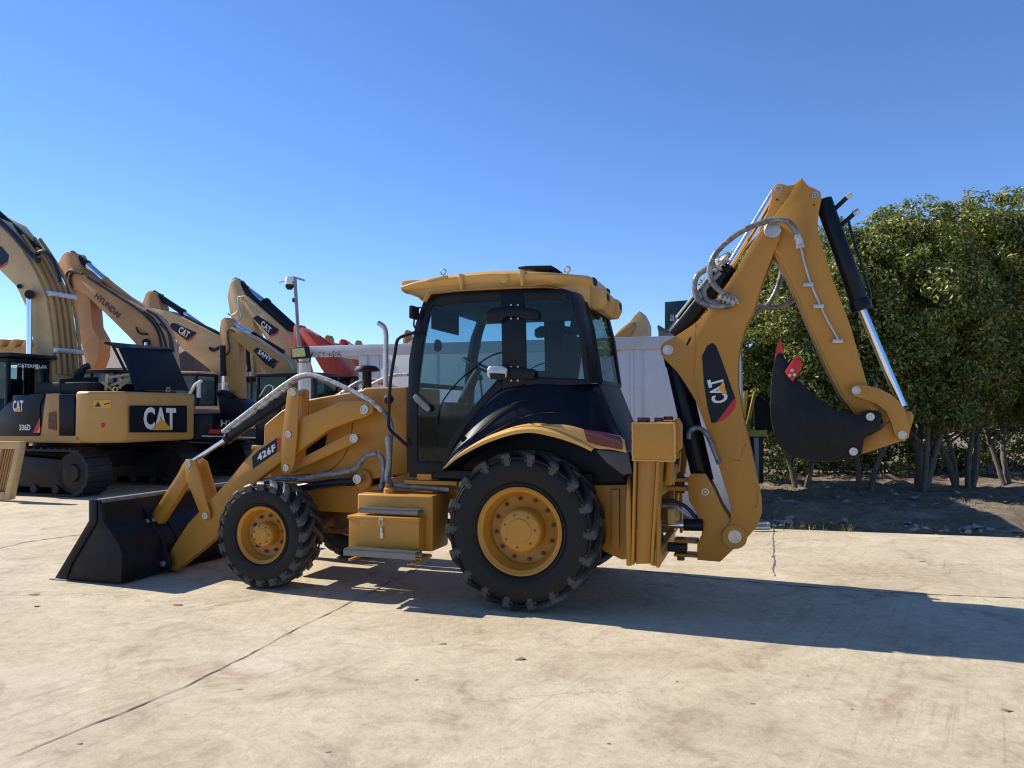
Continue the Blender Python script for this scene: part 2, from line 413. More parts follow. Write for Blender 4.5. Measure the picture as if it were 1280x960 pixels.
# expansion joints and long cracks of the yard: shallow dark fillings 4 mm above the slab
JOINT = mat('joint_filling', (0.15, 0.11, 0.075), 0.9, var=0.4, scale=8)
def strip(name, pts, w):
    P = [Vector(p) for p in pts]; Q = []
    for a, b in zip(P, P[1:]):
        n = max(2, int((b - a).length / 0.06))
        for k in range(n):
            p = a.lerp(b, k / n); s = Vector((-(b - a).y, (b - a).x, 0)).normalized()
            wob = noise.noise(Vector((p.x * 2.1, p.y * 2.1, 3))) * 0.025 + noise.noise(Vector((p.x * 9, p.y * 9, 7))) * 0.012
            ww = w * (0.25 + 0.9 * abs(noise.noise(Vector((p.x * 5, p.y * 5, 11)))) * 2)
            Q.append((p + s * wob, s, ww))
    bm = bmesh.new(); A = [(bm.verts.new(p + s * q / 2 + Vector((0, 0, 0.004))), bm.verts.new(p - s * q / 2 + Vector((0, 0, 0.004)))) for p, s, q in Q]
    for a, b in zip(A, A[1:]): bm.faces.new((a[0], b[0], b[1], a[1]))
    me = bpy.data.meshes.new(name); bm.to_mesh(me); bm.free(); me.materials.append(JOINT)
    o = bpy.data.objects.new(name, me); COL.objects.link(o); tag(o, kind='structure')
strip('concrete_joint', [G(20, 946), G(230, 860), G(420, 762), G(540, 702)], 0.018)
strip('concrete_joint', [G(-60, 700), G(30, 678), G(110, 667)], 0.03)
strip('concrete_joint', [G(967, 660.5), G(967, 722)], 0.022)
strip('concrete_joint', [G(800, 714), G(950, 729), G(1100, 741), G(1290, 748)], 0.03)
strip('concrete_joint', [G(420, 682), G(520, 655), G(640, 640)], 0.03)
# ------------------------------------------------------------------ the backhoe loader
P0 = G(650, 766)
a18 = R(18)
BO = P0 + Vector((math.sin(a18), math.cos(a18), 0)) * 1.04
F = Frame(BO, 18)
xr_, _ = F.V(648, 669.3, -1.06)
F = Frame(F.W(xr_, 0), 18)            # rear axle at local x = 0
BH = empty('backhoe_loader', F, 'new yellow wheeled backhoe loader with black cab parked side-on in the middle of the yard', 'backhoe loader')

def wheel(R0, rim, wd, nl, lugw, dl, cx, cy, hubr, boltr, nb, rec, side=-1, sh=0.10):
    """wheel > tyre, hub_cap, bolts; side -1 faces the photographer"""
    s = side
    h = wd / 2
    prof = [(rim * 0.99, h * 0.80), (rim * 1.06, h * 0.90), (rim + (R0 - rim) * 0.35, h * 1.0), (rim + (R0 - rim) * 0.6, h * 1.0), (R0 - 0.085, h * 0.95), (R0 - 0.055, h * 0.84), (R0 - 0.042, h * 0.5), (R0 - 0.036, 0)]
    prof = prof + [(r, -o) for r, o in prof[-2::-1]]
    rw = MB()
    rimp = [(rim * 1.0, -h * 0.84), (rim * 1.015, -h * 0.90), (rim * 0.985, -h * 0.92), (rim * 0.94, -h * 0.84), (rim * 0.90, -h * 0.80), (rim * 0.88, -h * 0.55), (rim * 0.83, -h * 0.45), (rim * 0.80, -h * 0.92 + rec), (rim * 0.74, -h * 0.92 + rec + 0.012), (hubr * 0.7, -h * 0.92 + rec + 0.012),
            (hubr * 0.7, -h * 0.92 + rec + 0.03), (rim * 0.8, -h * 0.92 + rec + 0.03), (rim * 0.84, h * 0.3), (rim * 0.88, h * 0.75), (rim * 0.97, h * 0.8), (rim * 0.98, h * 0.7), (rim * 0.93, 0), (rim * 0.95, -h * 0.6)]
    rw.lathe(rimp, cx, cy, R0, 72, closed=True, sgn=-s if s > 0 else 1)
    root = rw.build('wheel', YEL, BH)
    t = MB(); t.lathe(prof, cx, cy, R0, 120, closed=True)
    # ribs moulded on the side wall
    for rr, ww in ((rim * 1.12, 0.006), (rim + (R0 - rim) * 0.78, 0.007)):
        for q in (-1, 1):
            yy = cy + q * h * (0.945 if rr < rim * 1.2 else 0.985)
            t.lathe([(rr - 0.012, 0.008 * q), (rr - 0.004, -0.006 * -q), (rr + 0.004, -0.006 * -q), (rr + 0.012, 0.008 * q)], cx, yy, R0, 96) if False else None
    for q in (-1, 1):
        for fr2, hh in ((0.80, 0.965), (0.10, 0.93)):
            rc2 = rim + (R0 - rim) * fr2; t.lathe([(rc2 + 0.010 * math.cos(a), q * h * hh + 0.010 * math.sin(a)) for a in [math.pi * 2 * k / 8 for k in range(8)]], cx, cy, R0, 96, closed=True)
    t.build('tyre', RUB, root)
    t = MB()
    bm = t.bm
    for sd in (-1, 1):
        for k in range(nl):
            a0 = 2 * math.pi * (k + (0.5 if sd > 0 else 0)) / nl
            st = []
            for f, rt, rb in ((-0.06, R0 - 0.002, R0 - 0.06), (0.25, R0, R0 - 0.06), (0.55, R0 - 0.001, R0 - 0.06), (0.85, R0 - 0.006, R0 - 0.075), (1.0, R0 - 0.022, R0 - 0.09), (1.035, R0 - 0.05, R0 - 0.11), (1.02, R0 - 0.05 - sh * R0, R0 - 0.07 - sh * R0)):
                ang = a0 + dl * (1 - min(1, f) ** 0.8) if f > 0 else a0 + dl * 1.02
                v = sd * h * f; w2 = lugw * (0.62 + 0.38 * min(1, abs(f))) * (1.0 if f < 1.01 else 0.7)
                inner = h * 0.9 * sd if f > 1.01 else v
                q = []
                for da, rr, vv in ((-w2 * 0.62, rb, inner), (-w2 / 2, rt, v), (w2 / 2, rt, v), (w2 * 0.62, rb, inner)):
                    aa = ang + da / R0
                    q.append(bm.verts.new((cx + rr * math.cos(aa), cy + vv, R0 + rr * math.sin(aa))))
                st.append(q)
            for A, B in zip(st, st[1:]):
                for i in range(3): bm.faces.new((A[i], A[i + 1], B[i + 1], B[i]))
            bm.faces.new(st[0]); bm.faces.new(st[-1][::-1])
    t.build('tread_lugs', LUGM, root, bevel=0.004, seg=1)
    hc = MB(); yf = -h * 0.92 + rec
    hc.lathe([(0.001, -rec * 0.98), (hubr * 0.55, -rec * 0.98), (hubr * 0.58, -rec * 0.93), (hubr * 0.86, -rec * 0.90), (hubr * 0.95, -rec * 0.84), (hubr, -rec * 0.7), (hubr * 1.02, 0.03)], cx, cy + yf * (1 if s < 0 else -1), R0, 56, sgn=1 if s < 0 else -1)
    hc.build('hub_cap', YEL, root)
    for k in range(nb):
        b = MB()
        a = 2 * math.pi * (k + 0.3) / nb; x, z = cx + boltr * math.cos(a), R0 + boltr * math.sin(a)
        y0 = cy + (yf + 0.013) * (1 if s < 0 else -1); q = -1 if s < 0 else 1
        b.cyl((x, y0, z), (x, y0 + q * 0.028, z), 0.017, 6); b.cyl((x, y0 + q * 0.027, z), (x, y0 + q * 0.045, z), 0.009, 10); b.build('wheel_bolt', RUSTY, root)
    b = MB()
    for k in range(7):
        a = 2 * math.pi * (k + 0.1) / 7; x, z = cx + hubr * 0.76 * math.cos(a), R0 + hubr * 0.76 * math.sin(a)
        y0 = cy + (yf - rec * 0.88) * (1 if s < 0 else -1); q = -1 if s < 0 else 1
        b.cyl((x, y0, z), (x, y0 + q * 0.012, z), 0.009, 6)
    b.build('cap_screws', RUSTY, root)
    return root
RR, FR_ = 0.685, 0.515
xf, zf = F.V(326, 676.5, -0.98)
wheel(RR, 0.372, 0.43, 18, 0.078, 0.34, 0.0, -0.85, 0.185, 0.262, 12, 0.17, -1)
wheel(RR, 0.372, 0.43, 18, 0.078, 0.34, 0.0, 0.85, 0.185, 0.262, 12, 0.17, 1)
wheel(FR_, 0.272, 0.33, 20, 0.088, 0.30, xf, -0.83, 0.115, 0.175, 10, 0.12, -1, 0.06)
wheel(FR_, 0.272, 0.33, 20, 0.088, 0.30, xf, 0.83, 0.115, 0.175, 10, 0.12, 1, 0.06)

def both(fn):
    for s in (-1, 1): fn(s)
def yy(s, a, b): return (s * -a, s * -b) if s > 0 else (a, b)      # mirror a lateral pair given for the near side
def pins(lst, y, parent, m=STL, r=0.045, depth=0.03, s=-1):
    for (px, py) in lst:
        x, z = F.V(px, py, -abs(y)) ; yv = y
        q = -1 if y < 0 else 1
        mb = MB(); mb.lathe([(0.001, 0), (r * 0.28, 0), (r * 0.30, 0.006), (r * 0.62, 0.006), (r * 0.66, 0), (r * 0.92, 0.0), (r, 0.006), (r, depth)], x, yv - q * -0.0, z, 28, sgn=-q)
        mb.build('pin', m, parent)

# --- loader bucket
bp = [(127, 625), (132, 652), (141, 665), (150, 679), (155, 693), (153, 735)]
prof = F.PL(bp, -1.25); top = prof[0]
base = F.V(84, 731, -1.25); lip = F.V(66, 727, -1.25)
zb = 0.02
shell = catmull([(p[0], p[1], 0) for p in prof[:-1]], 5); shell = [(p.x, p.y) for p in shell] + [(prof[-1][0], zb)]
m = MB()
inner = [(x - 0.028, z) for x, z in shell[:-1]] + [(shell[-1][0] - 0.03, zb + 0.028)]
m.prism(shell + [(lip[0] + 0.12, zb), (lip[0] + 0.12, zb + 0.022)] + inner[::-1], -1.24, 1.24)
bucket = m.build('loader_bucket', BKT, BH, 0.003)
for s in (-1, 1):
    e = F.PL([(73, 724), (113, 652), (113, 624), (127, 626), (132, 652), (141, 665), (150, 679), (155, 693), (153, 735), (84, 731)], -1.25)
    e = [(x, max(zb, z)) for x, z in e]; e[-1] = (e[-1][0], zb); e[-2] = (e[-2][0], zb); 
    MB().prism(e, s * 1.24, s * 1.27).build('side_plate', BKT, bucket, 0.003)
    e2 = F.PL([(70, 727), (113, 650), (113, 624), (122, 625), (122, 652), (90, 706), (84, 731)], -1.27); e2 = [(x, max(zb, z)) for x, z in e2]
    MB().prism(e2, s * 1.27, s * 1.285).build('side_cutter', BKT, bucket, 0.003)
MB().prism([(lip[0] - 0.02, 0.006), (lip[0] + 0.22, 0.004), (lip[0] + 0.22, 0.019), (lip[0] + 0.02, 0.019)], -1.29, 1.29).build('cutting_edge', STL, bucket, 0.002)
MB().box(top[0] - 0.07, top[0] + 0.012, -1.25, 1.25, top[1] - 0.03, top[1] + 0.008).build('top_rail', mat('sunlit_rail_grey', (0.16, 0.155, 0.15), 0.5, 0.3, var=0.3, scale=12), bucket, 0.006)  # lighter grey puts the sunlit look of the top edge into the colour
# hanger plates that hold the arms
def hang(s):
    for y0 in (0.50, 0.72):
        h = F.PL([(170, 622), (186, 640), (192, 655), (203, 672), (216, 703), (213, 714), (200, 718), (180, 720), (176, 690), (168, 660)], -0.745)
        MB().prism([(x - 0.02, max(0.03, z)) for x, z in h], s * y0, s * (y0 + 0.025)).build('hanger_plate', BKT, bucket, 0.003)
both(hang)
for s in (-1, 1):
    for p in ((184, 652), (204.5, 704.5)):
        x, z = F.V(*p, -0.745)
        MB().cyl((x, s * 0.48, z), (x, s * 0.77, z), 0.03, 20).build('pin', STL, bucket, 0.003)

# --- loader arms with their linkage
ARM = [(210, 693), (211, 712), (220, 713), (250, 689), (275, 667), (288, 640), (306, 611), (325, 597), (352, 577), (375, 563), (410, 537.5), (440, 526), (457, 521), (466, 515), (465, 506), (456, 501), (425, 502), (400, 512.5), (375, 523), (352, 543), (318, 562), (302, 580), (288, 597), (262, 626), (235, 654)]
def arm(s):
    a = MB(); a.prism(F.PL(ARM, -0.66), s * 0.66, s * 0.56)
    ao = a.build('loader_arm', YEL, BH, 0.008)
    pins([(455, 512)], s * 0.685, ao, r=0.048, depth=0.03)
    pts = F.PL([(366, 491), (360, 543)], -0.66)
    if s < 0:
        dec = F.PL([(316, 586), (315, 571), (322, 564), (346, 547.5), (349.5, 548), (349.5, 563)], -0.664)
        MB().prism(dec, -0.663, -0.6605).build('decal_panel', NAVY, ao)
        MB().prism(F.PL([(346.3, 547.6), (349.8, 547.2), (349.8, 562.5), (346.6, 564.6)], -0.665), -0.6645, -0.6625).build('red_stripe', RED, ao)
        o = F.P3(322.5, 577, -0.667); lettering('426F', o, F.P3(345, 563, -0.667) - o, F.P3(321, 568.5, -0.667) - o, WHT, ao, bold=0.035)
    # gusset lines on the arm
    for y0, y1 in ((0.71, 0.685), (0.535, 0.51)):
        rk = F.PL([(359, 488), (362, 485.5), (366, 484.5), (370, 485.5), (373, 489), (371, 545), (367.5, 580), (364, 590), (357, 593), (352, 590), (351, 583), (352.5, 545)], -0.71)
        ro = MB().prism(rk, s * y0, s * y1).build('rocker_plate', YEL, BH, 0.006)
        if y0 > 0.6:
            pins([(366, 491), (360, 543), (357, 585)], s * 0.725, ro, r=0.036, depth=0.02)
    x, z = F.V(366, 491, -0.71); MB().cyl((x, s * 0.72, z), (x, s * 0.50, z), 0.028).build('pin', STL, BH)
    lk = F.PL([(354, 588), (357, 592), (362, 592), (441, 555), (447, 550), (446, 543), (440, 541), (434, 543), (362, 580), (355, 583)], -0.60)
    lo = MB().prism(lk, s * 0.60, s * 0.54).build('levelling_link', YEL, BH, 0.008)
    pins([(442, 548)], s * 0.625, lo, r=0.048, depth=0.03)
    lv = F.PL([(230, 578), (232, 574.5), (237, 573.5), (244, 578), (262, 640), (262, 647), (257, 651), (252, 648), (233, 600)], -0.70)
    for y0, y1 in ((0.70, 0.675), (0.53, 0.505)):
        lo = MB().prism(lv, s * y0, s * y1).build('bell_crank', YEL, BH, 0.005)
        if y0 > 0.6: pins([(235, 580), (256, 645)], s * 0.712, lo, r=0.036, depth=0.02)
    bl = F.PL([(187.5, 646), (189, 655), (193, 657), (200, 655), (234, 602.5), (243, 584), (240, 577), (233, 575), (228, 580), (222, 592)], -0.65)
    MB().prism(bl, s * 0.65, s * 0.56).build('bucket_link', YEL, BH, 0.008)
    # tilt cylinder
    yc = s * 0.605
    def P(px, py): x, z = F.V(px, py, -0.605); return Vector((x, yc, z))
    a0, a1, a2 = P(238, 578.5), P(283, 549.5), P(366, 492)
    c = MB(); c.cyl(a1, a2, 0.048, 24); c.cyl(a1, a1.lerp(a2, 0.06), 0.056, 24); c.cyl(a1.lerp(a2, 0.9), a2, 0.055)
    co = c.build('tilt_cylinder', BLK, BH, 0.004)
    r = MB(); r.cyl(a0, a1.lerp(a2, 0.2), 0.024); r.build('piston_rod', CHR, co)
    pth = [P(281, 541), P(300, 526), P(330, 503), P(360, 481), P(378, 471), P(397, 471), P(430, 484), P(462, 501), P(480, 516), P(489, 531), P(488, 550), P(486, 600)]
    for dy, rr, mm in ((0, 0.024, WRAP), (-0.035, 0.02, WRAPW)):
        q = [p + Vector((0, s * -dy * 1.0, 0.012 * (dy != 0))) for p in pth[:(12 if dy == 0 else 9)]]
        MB().tube(q, rr, 10, 6).build('wrapped_hose', mm, BH)
    MB().tube([P(282, 540) , P(310, 519), P(345, 493), P(362, 482)], lambda t: 0.03 + 0.008 * math.sin(t * 40) + 0.006 * math.sin(t * 97), 10, 14).build('wrapping_film', WRAPW, BH)
    # lift cylinder
    yc = s * 0.52
    b0, b1 = F.V(446, 599, -0.52), F.V(362, 611.5, -0.52)
    A, B = Vector((b0[0], yc, b0[1])), Vector((b1[0], yc, b1[1])); D = (B - A).normalized()
    c = MB(); c.cyl(A, B, 0.045, 24); c.cyl(B - D * 0.06, B, 0.052, 24)
    co = c.build('lift_cylinder', BLK, BH, 0.004)
    MB().cyl(B, B + D * 0.32 + Vector((0, 0, 0.0)), 0.024).build('piston_rod', CHR, co)
    pins([(446, 599)], s * 0.60, co, r=0.048, depth=0.06)
both(arm)
hs = [F.P3(*p, -0.58) for p in ((327, 602), (352, 597), (380, 598), (400, 594), (425, 591), (444, 585), (455, 573), (467, 567), (476, 571), (480, 585), (478, 602), (476, 612))]
MB().tube(hs, 0.027, 10, 8).build('wrapped_hose', WRAP, BH)
MB().tube([F.P3(*p, -0.66) for p in ((484, 545), (486, 575), (484, 602), (500, 607), (530, 609), (562, 612))], 0.024, 10, 8).build('wrapped_hose', GHOSE, BH)

# --- engine hood and chassis
hood = F.PL([(329, 560), (330, 531), (352, 513), (382, 500), (403, 496), (433, 491), (453, 487.5), (456, 484.5), (508, 483.5), (509, 592), (385, 612), (340, 606)], -0.42)
ho = MB().prism(hood, -0.42, 0.42).build('engine_hood', YEL, BH, 0.03, 4)
MB().prism(F.PL([(376.5, 574), (380, 560), (410, 537.5), (406, 557.5)], -0.424), -0.4235, -0.421).build('decal_panel', NAVY, ho)
for pts in (((441, 528), (437, 555), (428, 573), (415, 586), (398, 592), (370, 594), (345, 596)),):
    MB().tube([F.P3(*p, -0.4215) for p in pts], 0.0035, 6, 5).build('panel_seam', DKG, ho)
MB().tube([F.P3(*p, -0.4215) for p in ((331, 600), (380, 602), (430, 607), (508, 607))], 0.004, 6, 3).build('panel_seam', DKG, ho)
fr = F.PL([(382, 606), (470, 606), (508, 590), (800, 604), (800, 625), (560, 640), (436, 641), (400, 639), (382, 636)], -0.40)
MB().prism(fr, -0.40, 0.40).build('chassis_frame', YEL, BH, 0.01)
fx = F.PL([(286, 610), (340, 602), (382, 606), (382, 640), (300, 640)], -0.30)
MB().prism(fx, -0.30, 0.30).build('front_frame', YEL, BH, 0.01)
for s in (-1, 1):
    xe, ze = F.V(452, 600, -0.47)
    MB().cyl((xe, s * 0.40, ze), (xe, s * 0.46, ze), 0.10, 32).build('cylinder_mount', YEL, BH, 0.008)
    xe, ze = F.V(446, 620, -0.42)
ax = MB(); ax.tube([(xf, -0.68, FR_), (xf, -0.45, FR_ - 0.01), (xf, 0, FR_ + 0.03), (xf, 0.45, FR_ - 0.01), (xf, 0.68, FR_)], lambda t: 0.085 + 0.07 * math.exp(-((t - 0.5) * 7) ** 2), 20, 5)
ax.build('front_axle', RUSTY, BH)
dm = MB(); dm.tube([(xf + 0.05, 0, FR_ + 0.02), (xf + 0.9, 0, FR_ + 0.03), (-0.2, 0, 0.62)], 0.035, 12); 
x1, z1 = F.V(425, 655, -0.2); dm.box(x1 - 0.28, x1 + 0.25, -0.2, 0.2, z1 - 0.1, z1 + 0.16); dm.cyl((x1 - 0.2, -0.33, z1), (x1 + 0.02, -0.33, z1 + 0.05), 0.05, 14); dm.tube([(x1 - 0.35, -0.28, z1 + 0.1), (x1, -0.3, z1 - 0.05), (x1 + 0.2, -0.25, z1)], 0.03, 10, 5)
dm.build('driveshaft', RUSTY, BH, 0.01)
ra = MB(); ra.tube([(0, -0.72, RR), (0, -0.4, RR), (0, 0, RR), (0, 0.4, RR), (0, 0.72, RR)], lambda t: 0.12 + 0.09 * math.exp(-((t - 0.5) * 6) ** 2), 20, 4); ra.build('rear_axle', YEL, BH)

# --- tank, tool box and steps
def pbox(name, x0, yt, x1, yb, yn, yf_, m, bev=0.01, parent=BH, zt=None, zbm=None):
    a = F.V(x0, yt, yn); b = F.V(x1, yt, yn); c = F.V((x0 + x1) / 2, yb, yn)
    return MB().box(a[0], b[0], yn, yf_, c[1], (a[1] + b[1]) / 2).build(name, m, parent, bev, 3)
tk = pbox('fuel_tank', 446.5, 618.5, 541, 687, -0.93, -0.56, YEL, 0.02)
x, z = F.V(487, 617, -0.80)
mb = MB(); mb.lathe([(0.055, -0.03), (0.055, 0.05), (0.045, 0.055), (0.045, 0.06), (0.001, 0.06)], x, -0.8, z, 24, 'z'); mb.build('filler_neck', YEL, tk)
mb = MB(); mb.lathe([(0.04, 0.06), (0.042, 0.085), (0.03, 0.10), (0.018, 0.13), (0.001, 0.13)], x, -0.8, z, 24, 'z'); mb.build('filler_cap', RUSTY, tk)
bx = pbox('tool_box', 436, 645.5, 523.5, 688.5, -1.08, -0.86, YEL, 0.006)
a = F.V(436, 645.5, -1.08); b = F.V(523.5, 645.5, -1.08)
MB().box(a[0] - 0.012, b[0] + 0.012, -1.095, -0.85, a[1] - 0.02, a[1] + 0.012).build('lid', YEL, bx, 0.008)
# latch
x, z = F.V(477.5, 655, -1.09)
lt = MB(); lt.box(x - 0.018, x + 0.018, -1.102, -1.088, z + 0.035, z + 0.06); lt.tube([(x - 0.016, -1.105, z + 0.045), (x - 0.02, -1.11, z + 0.015), (x, -1.11, z - 0.03), (x + 0.02, -1.11, z + 0.015), (x + 0.016, -1.105, z + 0.045)], 0.004, 8, 4)
lt.box(x - 0.01, x + 0.012, -1.105, -1.085, z - 0.075, z - 0.03); lt.box(x - 0.018, x + 0.016, -1.098, -1.082, z - 0.13, z - 0.075); lt.build('latch', STL, bx, 0.002)
def tread(px0, px1, py, yn, yf_, th, name='step_tread'):
    a, b = F.V(px0, py, yn), F.V(px1, py, yn); zt = (a[1] + b[1]) / 2
    m = MB(); m.box(a[0], b[0], yn, yn + 0.006, zt - th, zt); m.box(a[0], b[0], yf_ - 0.006, yf_, zt - th, zt); m.box(a[0], b[0], yn + 0.007, yf_ - 0.007, zt - 0.012, zt - 0.006)
    n = 26
    for k in range(n):
        x = a[0] + (b[0] - a[0]) * (k + 0.5) / n
        m.prism([(x - 0.007, zt - 0.005), (x + 0.007, zt - 0.005), (x + 0.004, zt + 0.012), (x - 0.004, zt + 0.012)], yn, yf_)
    return m.build(name, GAL, BH)
tread(447.5, 522, 638, -1.06, -0.95, 0.03)
st = tread(429, 519, 690, -1.24, -1.10, 0.05)
a, b = F.V(436, 694, -1.1), F.V(523, 694, -1.1)
m = MB(); m.box(a[0] + 0.05, a[0] + 0.08, -1.2, -0.8, a[1] - 0.03, a[1] - 0.01); m.box(b[0] - 0.03, b[0], -1.2, -0.8, a[1] - 0.03, a[1] - 0.01); m.box(a[0], b[0] + 0.02, -1.08, -0.86, a[1] - 0.008, a[1] + 0.012); m.build('step_bracket', YEL, BH, 0.003)
pbox('cab_mount', 521, 592, 539, 600, -0.72, -0.55, YEL, 0.006)
pbox('floor_rail', 505, 601, 571, 606, -0.72, -0.62, YEL, 0.004)

# --- exhaust, intake, lamps, grab rail
ex = [F.P3(*p, -0.28) for p in ((482.5, 488), (482.5, 430), (482.3, 418), (480, 409), (473, 403.5))]
MB().tube(ex, 0.026, 20, 6).build('exhaust_pipe', STL, BH)
x, z = F.V(458.5, 487, 0.1)
s_ = F.V(458.5, 457, 0.1)[1] - z
MB().lathe([(0.052, -0.02), (0.05, s_ - 0.07), (0.07, s_ - 0.07), (0.135, s_ - 0.06), (0.135, s_ - 0.045), (0.11, s_ - 0.01), (0.05, s_ + 0.005), (0.001, s_ + 0.006)], x, 0.1, z, 36, 'z').build('air_intake', DKG, BH)
x, z = F.V(484, 499, -0.62)
m = MB(); m.lathe([(0.001, -0.02), (0.045, -0.02), (0.05, 0.0), (0.045, 0.03), (0.02, 0.05)], x + 0.01, -0.62, z, 24, 'x'); lo = m.build('indicator_lamp', DKG, BH)
MB().lathe([(0.001, -0.034), (0.03, -0.03), (0.042, -0.021)], x + 0.01, -0.62, z, 24, 'x').build('lens', AMB, lo)
gr = [F.P3(*p, -0.80) for p in ((519, 415.5), (504, 420), (497, 425), (494, 440), (488, 478), (486, 520), (487, 536), (498, 547), (509, 557))]
MB().tube(gr, 0.016, 12, 6).build('grab_rail', BLK, BH)
MB().tube([F.P3(*p, 0.35) for p in ((446, 492), (470, 478), (490, 470), (510, 468))], 0.02, 10, 6).build('wrapped_hose', WRAPW, BH)

# --- cab: the same frame on both sides, y = -0.75 and +0.75
YC = 0.75
def cabside(s):
    y0, y1 = s * YC, s * (YC - 0.05)
    fr = MB()
    def pr(pts, a=0, b=0): fr.prism(F.PL(pts, -YC), s * (YC - a), s * (YC - 0.06 - b))
    pr([(533, 366), (541, 378), (534, 400), (528, 432), (523, 470), (521, 520), (522, 577), (510, 588), (509, 520), (511, 450), (519, 405)])             # front pillar
    pr([(534, 366), (577, 361), (640, 358), (684, 357), (702, 360), (712, 366), (706, 376), (690, 373.5), (640, 374), (577, 378), (536, 384)], 0.001)  # top rail
    pr([(626, 366), (655, 366), (657, 480), (628, 486)], -0.002)                                                                             # door pillar
    pr([(700, 360), (712, 363), (720, 372), (729, 410), (737, 478), (731, 480), (722, 410), (712, 374)], 0.001)                               # rear pillar
    pr([(657, 470), (732, 474), (738, 480), (657, 484)], -0.001)
    pr([(510, 588), (517, 576), (554, 577), (556, 584), (554, 590), (512, 592)], 0.002)
    pr([(625, 470), (628, 484), (604, 506), (581, 535), (566, 560), (556, 584), (551, 580), (562, 552), (576, 528), (600, 498)], 0.003)
    fo = fr.build('cab_frame', BLK, BH, 0.006)
    g = MB(); g.prism(F.PL([(536, 376), (577, 370), (628, 367), (630, 470), (600, 503), (576, 535), (554, 580), (515, 578), (515, 520), (517, 470), (522, 432), (529, 400)], -YC), s * (YC - 0.012), s * (YC - 0.018))
    go = g.build('door_window', GLASS, BH)
    MB().tube([Vector((F.V(*p, -YC)[0], s * (YC + 0.004), F.V(*p, -YC)[1])) for p in ((628, 440), (610, 447), (590, 462), (570, 480), (552, 505), (546, 530))], 0.007, 8, 6).build('door_rail', BLK, go)
    g = MB(); g.prism(F.PL([(655, 368), (700, 369), (713, 374), (723, 410), (732, 475), (656, 471)], -YC), s * (YC - 0.012), s * (YC - 0.018))
    g.build('quarter_window', GLASS, BH)
    # hinge plates on the door pillar
    for (hx, hy, wd) in ((642, 389, 34), (637, 463, 20)):
        x, z = F.V(hx, hy, -YC)
        if hy < 400:
            sh = F.PL([(608, 390), (616, 385), (632, 384), (650, 384), (668, 386), (674, 390), (673, 399), (656, 399), (648, 396), (632, 396), (628, 402), (612, 403), (608, 400)], -YC - 0.03)
            MB().prism(sh, s * (YC + 0.012), s * (YC + 0.045)).build('door_hinge', BLK, fo, 0.012)
        else:
            MB().prism(F.PL([(630, 458), (655, 460), (670, 462), (668, 474), (640, 473), (630, 470)], -YC - 0.03), s * (YC + 0.01), s * (YC + 0.04)).build('door_hinge', BLK, fo, 0.012)
        d = MB()
        for qx, qy in ((-2, -9), (4, -9), (-2, 9), (4, 9)):
            bx_, bz_ = F.V(640 + qx * 1.4, hy + qy * 0.95 + (0 if hy < 400 else 4), -YC - 0.05)
            d.cyl((bx_, s * (YC + 0.0), bz_), (bx_, s * (YC + 0.014), bz_), 0.009, 8)
        d.build('hinge_bolts', STL, fo)
    if s < 0:
        mm = MB().prism(F.PL([(609, 461), (612, 457.5), (628, 457), (634, 460), (633, 472), (627, 474), (612, 473), (609, 470)], -0.83), -0.84, -0.79).build('door_handle', STL, go, 0.012, 3)
        MB().prism(F.PL([(611, 466), (631, 467), (631, 474), (627, 475), (613, 474)], -0.85), -0.846, -0.838).build('handle_lower_piece', DKG, go, 0.002)  # dark piece over the lower half of the bright door handle
        MB().prism(F.PL([(516, 496), (520, 492), (537, 508), (538, 512), (534, 515), (518, 501)], -0.79), -0.80, -0.77).build('door_lever', GAL, go, 0.008)
    # lower side shell swelling out over the wheel
    A = [(557, 583), (566, 561), (581, 536), (604, 507), (629, 486), (660, 480), (700, 480), (746, 480), (757, 500), (767, 525), (777, 546)]
    B = [(556, 584), (580, 563), (610, 545.5), (640, 535.5), (665, 532), (690, 530), (715, 532), (735, 536.5), (748, 539), (763, 543), (780, 548)]
    def P(p, y): x, z = F.V(*p, -y); return Vector((x, s * y, z))
    ya_ = lambda px: YC - 0.005 + (0.49 - YC) * max(0.0, min(1.0, (px - 720) / 45)); yb_ = lambda px: 0.90 + (0.62 - 0.90) * max(0.0, min(1.0, (px - 735) / 45))
    A[7] = (740, 480); A[8] = (756, 500)
    ca = catmull([P(p, ya_(p[0])) for p in A], 5); cb = catmull([P(p, yb_(p[0])) for p in B], 5)
    lf = MB(); lf.loft(ca, cb, (0, -s * 0.03, 0), 8, 0.035, (0, s, 0.0)); so = lf.build('side_shell', BLKS, BH)
    for v_, i0, i1 in ((0.40, 8, 24), (0.72, 10, 29)):
        cc = [ca[k].lerp(cb[k], v_ + 0.25 * (1 - (k - i0) / (i1 - i0)) ** 2) + Vector((0, s * (0.035 * math.sin(math.pi * v_) + 0.012), 0)) for k in range(i0, i1)]
        MB().tube(cc, 0.005, 6).build('crease', DKG, so)
    # yellow wheel-arch lip
    o1 = [(555, 585), (568, 572), (580, 562.5), (595, 553), (612, 545), (640, 535.5), (665, 532.5), (690, 536), (708, 542), (726, 550), (743, 560)]
    i1 = [(556, 586), (570, 575), (583, 567), (597, 559.5), (614, 552), (641, 543.5), (665, 541), (688, 545), (706, 550), (724, 556.5), (740, 564)]
    cO = catmull([P(p, 1.05) for p in o1], 5); cI = catmull([P(p, 1.05) for p in i1], 5)
    n = len(cO); lp = MB(); bm = lp.bm; rows = []
